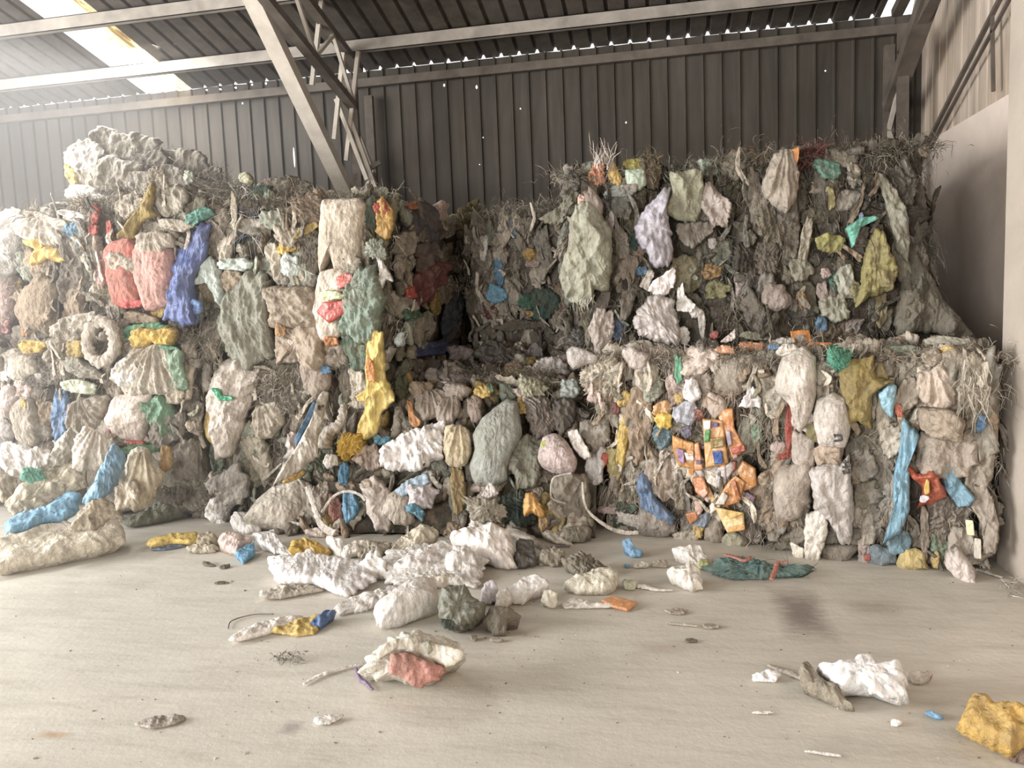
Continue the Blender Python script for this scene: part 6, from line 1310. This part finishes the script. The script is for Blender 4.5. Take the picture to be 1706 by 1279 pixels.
# ------------------------------------------------------------------ film and bags spread over the floor
FL = [
 ('film_sheet', 'wide flat sheet of white film spread on the floor', 'film scrap', 'K', (236, 230, 226), 'n', [(776, 390), (900, 402), (1040, 378), (1340, 440), (1405, 560), (1260, 645), (1150, 592), (1050, 562), (860, 542), (820, 470)], 12, .05),
 ('film_sheet', 'broad crinkled white film lying flat under the middle of the spread', 'film scrap', 'L', (230, 223, 214), 'n', [(230, 350), (300, 300), (420, 270), (560, 250), (660, 290), (760, 340), (740, 420), (700, 480), (600, 480), (480, 490), (350, 500), (250, 450)], 9, .03),
 ('film_sheet', 'greyish thin film trailing from the broad crinkled film towards the long white bag', 'film scrap', 'L', (206, 198, 188), 'n', [(0, 590), (80, 540), (200, 520), (330, 470), (420, 450), (400, 500), (260, 550), (140, 600), (20, 615)], 9, .03),
 ('film_bag', 'white rounded lump of film on the wide flat sheet', 'plastic bag', 'K', (240, 236, 230), 'c', (1425, 455, 170, 150), 50, None),
 ('woven_sack', 'rolled beige tip of a sack poking from under the wide white sheet', 'sack', 'K', (198, 188, 168), 'h', [(735, 600), (780, 610), (860, 560), (1000, 555), (1120, 592), (1000, 612), (860, 648), (750, 642)], 22, None),
 ('film_sheet', 'thin white film leading from the plump sack to the wide sheet', 'film scrap', 'K', (234, 230, 226), 'n', [(690, 262), (820, 228), (862, 300), (945, 385), (830, 372), (740, 312)], 16, None),
 ('film_bag', 'mustard yellow crumpled bag on the white film', 'plastic bag', 'K', (212, 162, 42), 'c', [(918, 330), (930, 292), (1000, 278), (1060, 290), (1100, 312), (1172, 372), (1110, 394), (1000, 384), (926, 355)], 45, None),
 ('film_bag', 'white crumpled bag right of the mustard yellow one', 'plastic bag', 'K', (228, 220, 210), 'c', [(1140, 275), (1200, 300), (1320, 340), (1350, 380), (1260, 405), (1190, 350)], 30, None),
 ('woven_scrap', 'shaggy beige scraps behind the white rounded lump', 'scrap', 'K', (192, 182, 162), 'z', (1400, 340, 220, 110), 35, None),
 ('film_scrap', 'pink-beige crumpled strip left of the shaggy scraps', 'film scrap', 'K', (206, 186, 172), 'c', (1120, 245, 190, 60), 35, None),
 ('film_bag', 'long white stuffed bag in front of the film spread', 'plastic bag', 'L', (228, 220, 210), 's', [(188, 605), (250, 560), (370, 480), (500, 458), (522, 560), (440, 622), (320, 682), (220, 692)], 32, .13),
 ('film_bag', 'white bag with a sharp corner pointing at the dark teal netting', 'plastic bag', 'L', (236, 226, 216), 'h', [(590, 240), (700, 208), (790, 192), (872, 220), (912, 290), (902, 350), (922, 398), (840, 392), (740, 342), (640, 292)], 35, .12),
 ('woven_sack', 'beige flattened bag behind the white crumples', 'sack', 'L', (220, 208, 182), 'h', [(245, 335), (330, 240), (450, 178), (522, 210), (485, 262), (380, 312), (290, 352)], 28, None),
 ('film_bag', 'white crumpled film in the middle of the spread', 'plastic bag', 'L', (232, 224, 216), 'c', [(300, 380), (400, 310), (560, 270), (610, 330), (560, 410), (420, 440), (330, 420)], 28, None),
 ('film_bag', 'tangled pale film right of the middle of the spread', 'plastic bag', 'L', (220, 214, 206), 'c', (640, 365, 160, 170), 40, None),
 ('film_bag', 'cream film folded beside the long white stuffed bag', 'plastic bag', 'L', (222, 210, 190), 'c', [(440, 440), (560, 415), (620, 440), (560, 480), (470, 490)], 28, None),
 ('film_bag', 'olive grey crumpled bag with a dark fold, standing on the floor', 'plastic bag', 'L', (116, 118, 100), 'c', [(518, 622), (520, 560), (540, 488), (650, 478), (702, 540), (765, 582), (742, 645), (700, 692), (620, 712), (550, 690)], 58, .12),
 ('woven_scrap', 'ragged grey-brown scrap joined to the olive grey bag', 'scrap', 'L', (128, 120, 104), 'c', [(738, 660), (780, 588), (880, 588), (935, 632), (870, 660), (862, 725), (800, 732), (780, 690)], 45, None),
 ('film_bag', 'small lavender white bag standing behind the ragged scrap', 'plastic bag', 'L', (236, 232, 242), 'c', (780, 512, 84, 130), 65, None),
 ('film_bag', 'clear film pouch between the lavender bag and the glassy sheet', 'plastic bag', 'L', (220, 212, 200), 'c', (850, 540, 80, 110), 55, None),
 ('film_sheet', 'glassy clear sheet of film propped on the floor', 'film scrap', 'L', (236, 230, 224), 'n', [(872, 500), (950, 428), (1042, 418), (1075, 470), (1000, 520), (945, 572), (885, 560)], 35, None),
 ('film_cup', 'small cup-shaped pale scrap beside the glassy sheet', 'film scrap', 'L', (210, 202, 178), 'c', (1085, 542, 90, 88), 65, None),
 ('woven_cloth', 'folded cream cloth with wavy lines on the floor', 'cloth', 'L', (220, 212, 188), 'b', [(1148, 482), (1270, 430), (1380, 400), (1442, 422), (1418, 490), (1382, 522), (1230, 522)], 26, .08),
 ('film_strip', 'white film strip in front of the folded cream cloth', 'film scrap', 'L', (220, 212, 198), 'h', [(1140, 560), (1200, 535), (1310, 575), (1400, 580), (1390, 592), (1250, 590), (1170, 590)], 16, None),
 ('food_pouch', 'orange pouch lying flat in front of the folded cream cloth', 'pouch', 'L', (222, 142, 80), 'p', [(1340, 552), (1400, 530), (1532, 562), (1480, 605), (1400, 585)], 14, .015),
 ('film_rag', 'sage scrap beside the folded cream cloth', 'rag', 'L', (196, 194, 160), 'c', (1492, 470, 70, 56), 45, None),
 ('net_scrap', 'olive netting crumpled on the floor left of the blue scraps', 'net', 'L', (132, 124, 106), 'z', [(1150, 345), (1230, 310), (1300, 330), (1400, 395), (1330, 415), (1240, 440), (1180, 390)], 30, None),
 ('woven_scrap', 'grey-tan crumpled sacking next to the olive netting', 'scrap', 'L', (158, 146, 126), 'c', (1098, 330, 120, 100), 40, None),
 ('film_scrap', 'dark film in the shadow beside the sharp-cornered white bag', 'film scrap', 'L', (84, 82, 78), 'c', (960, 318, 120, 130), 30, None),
 ('film_scrap', 'pale sliver pointing at the olive netting', 'film scrap', 'L', (218, 208, 196), 'n', [(998, 322), (1020, 325), (1062, 360), (1035, 372)], 22, None),
 ('film_bag', 'yellow and olive flap on the floor at the far left of the spread', 'plastic bag', 'K', (230, 190, 78), 'b', [(46, 300), (120, 270), (240, 258), (362, 248), (380, 300), (320, 326), (200, 308), (70, 332)], 26, .04),
 ('film_scrap', 'slate blue lining under the yellow and olive flap', 'film scrap', 'K', (100, 118, 146), 'n', [(60, 345), (200, 312), (300, 322), (160, 352)], 12, None),
 ('woven_scrap', 'tan crumpled scrap next to the yellow and olive flap', 'scrap', 'K', (190, 172, 140), 'c', (420, 292, 130, 100), 40, None),
 ('woven_scrap', 'cream crumpled scrap below the tan one', 'scrap', 'K', (216, 202, 174), 'c', (400, 345, 180, 48), 28, None),
 ('film_bag', 'pink-grey crumpled bag joined to the sky blue leaf of film', 'plastic bag', 'K', (212, 182, 170), 'c', [(480, 280), (550, 250), (690, 290), (640, 320), (600, 380), (560, 375), (510, 330)], 36, None),
 ('film_scrap', 'sky blue leaf of film lying on bare floor', 'film scrap', 'K', (84, 164, 214), 'n', [(588, 372), (640, 335), (702, 308), (704, 370), (640, 434), (622, 420)], 16, .02),
 ('film_bag', 'white end of the long tricolour film strip', 'film scrap', 'K', (232, 224, 212), 'h', [(548, 908), (640, 838), (820, 768), (1002, 738), (985, 775), (800, 842), (650, 888)], 12, .022),
 ('film_bag', 'yellow part of the long tricolour film strip', 'film scrap', 'K', (214, 176, 80), 'h', [(795, 842), (900, 792), (1000, 762), (1125, 738), (1062, 862), (980, 872), (860, 856)], 13, .022),
 ('film_bag', 'royal blue tip of the long tricolour film strip', 'film scrap', 'K', (74, 114, 176), 'h', [(1028, 812), (1150, 712), (1198, 725), (1112, 822), (1050, 834)], 18, .03),
 ('film_scrap', 'blue crumpled film on the floor in front of the pouch bale', 'film scrap', 'M', (112, 168, 214), 'c', [(90, 150), (120, 140), (135, 170), (175, 195), (160, 215), (125, 215), (105, 190)], 45, None),
 ('film_bag', 'white bag with a lime edge in front of the pouch bale', 'plastic bag', 'M', (236, 228, 218), 'h', [(288, 182), (400, 168), (435, 220), (425, 262), (380, 242), (330, 216)], 32, None),
 ('film_bag', 'white flattened bag just in front of the lime-edged one', 'plastic bag', 'M', (226, 218, 204), 'c', [(268, 272), (372, 238), (395, 260), (412, 342), (370, 352), (320, 330)], 30, None),
 ('net_heap', 'dull teal netting heaped on the floor before the white-sack bale', 'net', 'M', (96, 138, 132), 'z', [(430, 255), (500, 225), (560, 215), (640, 232), (720, 258), (865, 250), (800, 278), (640, 300), (540, 308), (460, 288)], 24, .035),
 ('film_bag', 'white torn bag with puffed film, alone on the open floor', 'plastic bag', 'M', (232, 230, 228), 'c', [(868, 672), (1008, 660), (1022, 638), (1080, 628), (1132, 680), (1212, 660), (1232, 720), (1232, 800), (1180, 806), (1100, 762), (960, 772), (900, 722)], 34, .10),
 ('film_scrap', 'white scrap at the left end of the torn bag on the open floor', 'film scrap', 'M', (240, 238, 234), 'c', [(608, 690), (680, 668), (732, 680), (700, 716), (620, 716)], 30, None),
 ('woven_strip', 'olive grey strip of sacking lying across the torn white bag', 'strip', 'M', (152, 142, 120), 'h', [(798, 662), (830, 644), (872, 700), (962, 760), (1024, 828), (960, 816), (860, 762), (808, 722)], 24, .05),
 ('woven_scrap', 'beige knob of film at the right end of the torn white bag', 'film scrap', 'M', (212, 196, 178), 'c', (1282, 695, 105, 52), 40, None),
 ('film_scrap', 'small blue bottle-cap-like scrap in front of the torn white bag', 'film scrap', 'M', (92, 156, 202), 'c', [(1305, 838), (1330, 832), (1385, 860), (1370, 868), (1330, 855)], 30, None),
 ('film_scrap', 'small white shell-shaped scrap on the open floor', 'film scrap', 'M', (228, 222, 210), 'c', (1192, 880, 50, 26), 30, None),
 ('woven_sack', 'mustard yellow sack in the near corner of the photo', 'sack', 'M', (204, 156, 60), 'c', [(1442, 912), (1460, 850), (1500, 793), (1590, 820), (1700, 845), (1840, 850), (1840, 980), (1706, 1000), (1640, 1028), (1560, 980), (1470, 930)], 34, .10),
 ('woven_scrap', 'brown shaggy scrap beside the mustard yellow sack', 'scrap', 'M', (118, 88, 74), 'z', (1690, 1000, 100, 90), 50, None),
 ('film_scrap', 'tiny cream scraps left of the lime-edged bag', 'film scrap', 'M', (206, 200, 178), 'c', (165, 245, 64, 28), 40, None),
 ('film_scrap', 'tiny turquoise scrap in front of the blue crumpled film', 'film scrap', 'M', (88, 160, 190), 'c', (108, 248, 24, 16), 50, None),
 ('woven_scrap', 'tiny tan scrap beside the lime-edged bag', 'scrap', 'M', (176, 162, 140), 'c', (240, 240, 66, 30), 40, None),
 ('film_rag', 'thin grey rag lying flat near the lower edge of the photo', 'rag', 'X', (176, 164, 150), 'c', [(222, 1208), (262, 1194), (312, 1192), (300, 1204), (255, 1214)], 10, .012),
 ('film_scrap', 'silver white sliver lying near the lower edge of the photo', 'film scrap', 'X', (232, 228, 220), 'n', [(522, 1198), (548, 1191), (574, 1192), (550, 1206), (530, 1208)], 12, .012),
]
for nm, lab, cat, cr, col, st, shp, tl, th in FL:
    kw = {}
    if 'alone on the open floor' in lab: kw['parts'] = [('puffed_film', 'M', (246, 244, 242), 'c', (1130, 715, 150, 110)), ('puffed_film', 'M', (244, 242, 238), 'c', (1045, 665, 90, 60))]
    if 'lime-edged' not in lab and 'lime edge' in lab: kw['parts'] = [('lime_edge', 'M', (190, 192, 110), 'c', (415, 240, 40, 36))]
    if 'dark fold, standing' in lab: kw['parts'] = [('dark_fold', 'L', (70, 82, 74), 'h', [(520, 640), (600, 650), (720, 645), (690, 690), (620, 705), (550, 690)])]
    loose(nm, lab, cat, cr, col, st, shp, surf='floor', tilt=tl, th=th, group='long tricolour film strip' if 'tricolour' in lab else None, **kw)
ball = loose('crumpled_bag', 'crumpled cream bag with a salmon pink patch, alone on the floor', 'plastic bag', 'L', (230, 222, 202), 'c', [(133, 905), (160, 850), (200, 798), (290, 738), (350, 715), (430, 705), (490, 725), (565, 738), (642, 800), (645, 852), (565, 902), (500, 970), (380, 988), (300, 952), (210, 958)], tilt=60, th=.16,
   parts=[('salmon_patch', 'L', 'P', 'c', [(278, 820), (370, 812), (455, 850), (562, 895), (530, 950), (400, 988), (330, 942), (268, 912)], dict(th=.04, out=.165)), ('film_fold', 'L', (232, 226, 208), 'h', [(400, 780), (470, 760), (640, 800), (640, 850), (560, 890), (480, 850)], dict(th=.03, out=.15)), ('film_fold', 'L', (226, 218, 196), 'h', [(200, 800), (300, 745), (440, 720), (430, 790), (280, 815), (210, 850)], dict(th=.03, out=.15)), ('film_fold', 'L', (150, 150, 126), 'c', [(440, 770), (475, 750), (490, 800), (465, 825)], dict(th=.015, out=.17))])
loose_strip('plastic_strap', 'purple strap curling beside the crumpled cream bag', 'strap', 'L', (150, 122, 168), [(100, 895), (118, 940), (150, 965), (186, 1002)], [9, 10, 9, 7], flat=.5)
loose_strip('film_tail', 'long thin white tail of film left of the crumpled cream bag', 'film scrap', 'K', (228, 220, 210), [(1000, 1160), (1100, 1108), (1240, 1062), (1365, 1036)], [9, 16, 13, 10], flat=.4)
loose_strip('bent_wire', 'thin bent grey wire lying on the floor above the tricolour strip', 'wire', 'K', (128, 114, 120), [(545, 822), (568, 776), (690, 740), (820, 735)], 3.2, flat=1.0, crease=0)
loose_strip('film_tail', 'pale film tail running right from the sage scrap', 'film scrap', 'L', (226, 216, 200), [(1500, 470), (1560, 478), (1620, 492), (1710, 496)], [16, 22, 14, 8], flat=.5)
loose_strip('red_strap', 'salmon red strap over the left part of the teal netting', 'strap', 'M', (232, 130, 108), [(500, 200), (540, 212), (580, 226), (606, 210)], [8, 10, 9, 7], lift=.10, flat=.4)
loose_strip('red_strap', 'salmon red strap over the right part of the teal netting', 'strap', 'M', (232, 126, 104), [(690, 302), (705, 262), (715, 236), (752, 232)], [8, 9, 9, 8], lift=.07, flat=.4)
loose_strip('film_tail', 'twisted tan tail between the white scrap and the torn white bag', 'film scrap', 'M', (178, 166, 150), [(676, 646), (720, 664), (770, 682), (825, 704)], [7, 12, 14, 14], flat=.6)
loose_strip('purple_strip', 'short purple strip near the olive netting', 'strip', 'L', (126, 114, 146), [(1090, 276), (1140, 272), (1185, 276)], 6, flat=.4)
loose_strip('film_tail', 'thin pale film trailing at the foot of the plaster pier', 'film scrap', 'J', (196, 188, 172), [(965, 1135), (1020, 1150), (1085, 1172)], [10, 12, 8], flat=.4)
loose_tuft('netting_scrap', 'flat scrap of greenish grey netting on bare floor above the crumpled bag', 'net', 'K', ['d', 'o', 'g'], (920, 1012, 210, 50), 70, .05, up=.05, w=.004)
loose_tuft('thread_bundle', 'shaggy threads at the foot of the plaster pier', 'threads', 'M', ['B', 'b', 'W'], (1655, 345, 50, 70), 60, .06, up=.15, w=.004)
for lab, cr, shp, col in [('short dark sliver on bare floor below the yellow and olive flap', 'K', (425, 435, 76, 26, -20), 'd'), ('second dark sliver right of the short one', 'K', (525, 450, 66, 24, 12), 'd'), ('dark sliver of bark-like film above the tricolour strip', 'K', (507, 547, 82, 16), 'd'),
                          ('grey twig-like scrap on the open floor below the olive bag', 'L', (815, 750, 64, 20), 'b'), ('curled pale scrap under the ragged grey-brown scrap', 'L', (700, 742, 36, 26), 'b'),
                          ('white bent drinking-straw-like strip on the open floor', 'M', (652, 840, 90, 9, 0), 'W'), ('small grey scrap on the open floor near the dark stain', 'M', (365, 549, 48, 14), 'd'), ('pale scrap with a leaf shape left of the dark stain', 'M', (310, 432, 90, 22), 'b'), ('pale sprig-like scrap with a dark knot', 'M', (445, 492, 76, 18), 'b'),
                          ('fine straw by the sprig-like scrap', 'M', (340, 486, 130, 6, -6), 'b'), ('pale hooked strip close to the lower edge', 'M', (900, 1005, 150, 8, -8), 'W')]:
    loose('floor_scrap', lab, 'scrap', cr, col, 'n', shp, surf='floor', tilt=14, th=.008)
loose_tuft('netting_strands', 'loose dull teal strands trailing from the teal netting on the floor', 'net', 'M', ['t', (96, 150, 142), 'S'], (640, 265, 420, 60), 120, .09, up=.15, w=.004)
# crumbs and dust bits swept over the concrete
def crumbs():
    rs = np.random.RandomState(5); Vs, Fs, Cs, off = [], [], [], 0
    for k in range(380):
        x, y = rs.uniform(0, 1706), rs.uniform(900, 1279)
        if rs.rand() < .35: x, y = rs.normal(900, 350), rs.uniform(920, 1150)
        p = on_floor(x, y); s = rs.uniform(.002, .0065) * (1.5 if rs.rand() < .12 else 1); n = rs.randint(4, 7)
        a = np.sort(rs.uniform(0, 6.28, n)); r = s * rs.uniform(.5, 1.2, n); st = rs.uniform(.3, 1)
        top = np.column_stack([p[0] + r * np.cos(a), p[1] + r * np.sin(a) * st, np.full(n, .001 + s * .5)]); bot = top.copy(); bot[:, 2] = .0005
        Vs += [top, bot]; Fs += [tuple(off + i for i in range(n))] + [(off + i, off + (i + 1) % n, off + n + (i + 1) % n, off + n + i) for i in range(n)]
        Cs.append(np.tile(C(['d', 'g', 'b', 'W', 'g', 'b'][rs.randint(6)]), (2 * n, 1))); off += 2 * n
    o = mesh_obj('floor_crumbs', np.concatenate(Vs), Fs, MAT['woven'], np.concatenate(Cs), smooth=False)
    tag(o, 'crumbs and dust bits scattered over the concrete floor', 'crumbs', kind='stuff')
crumbs()
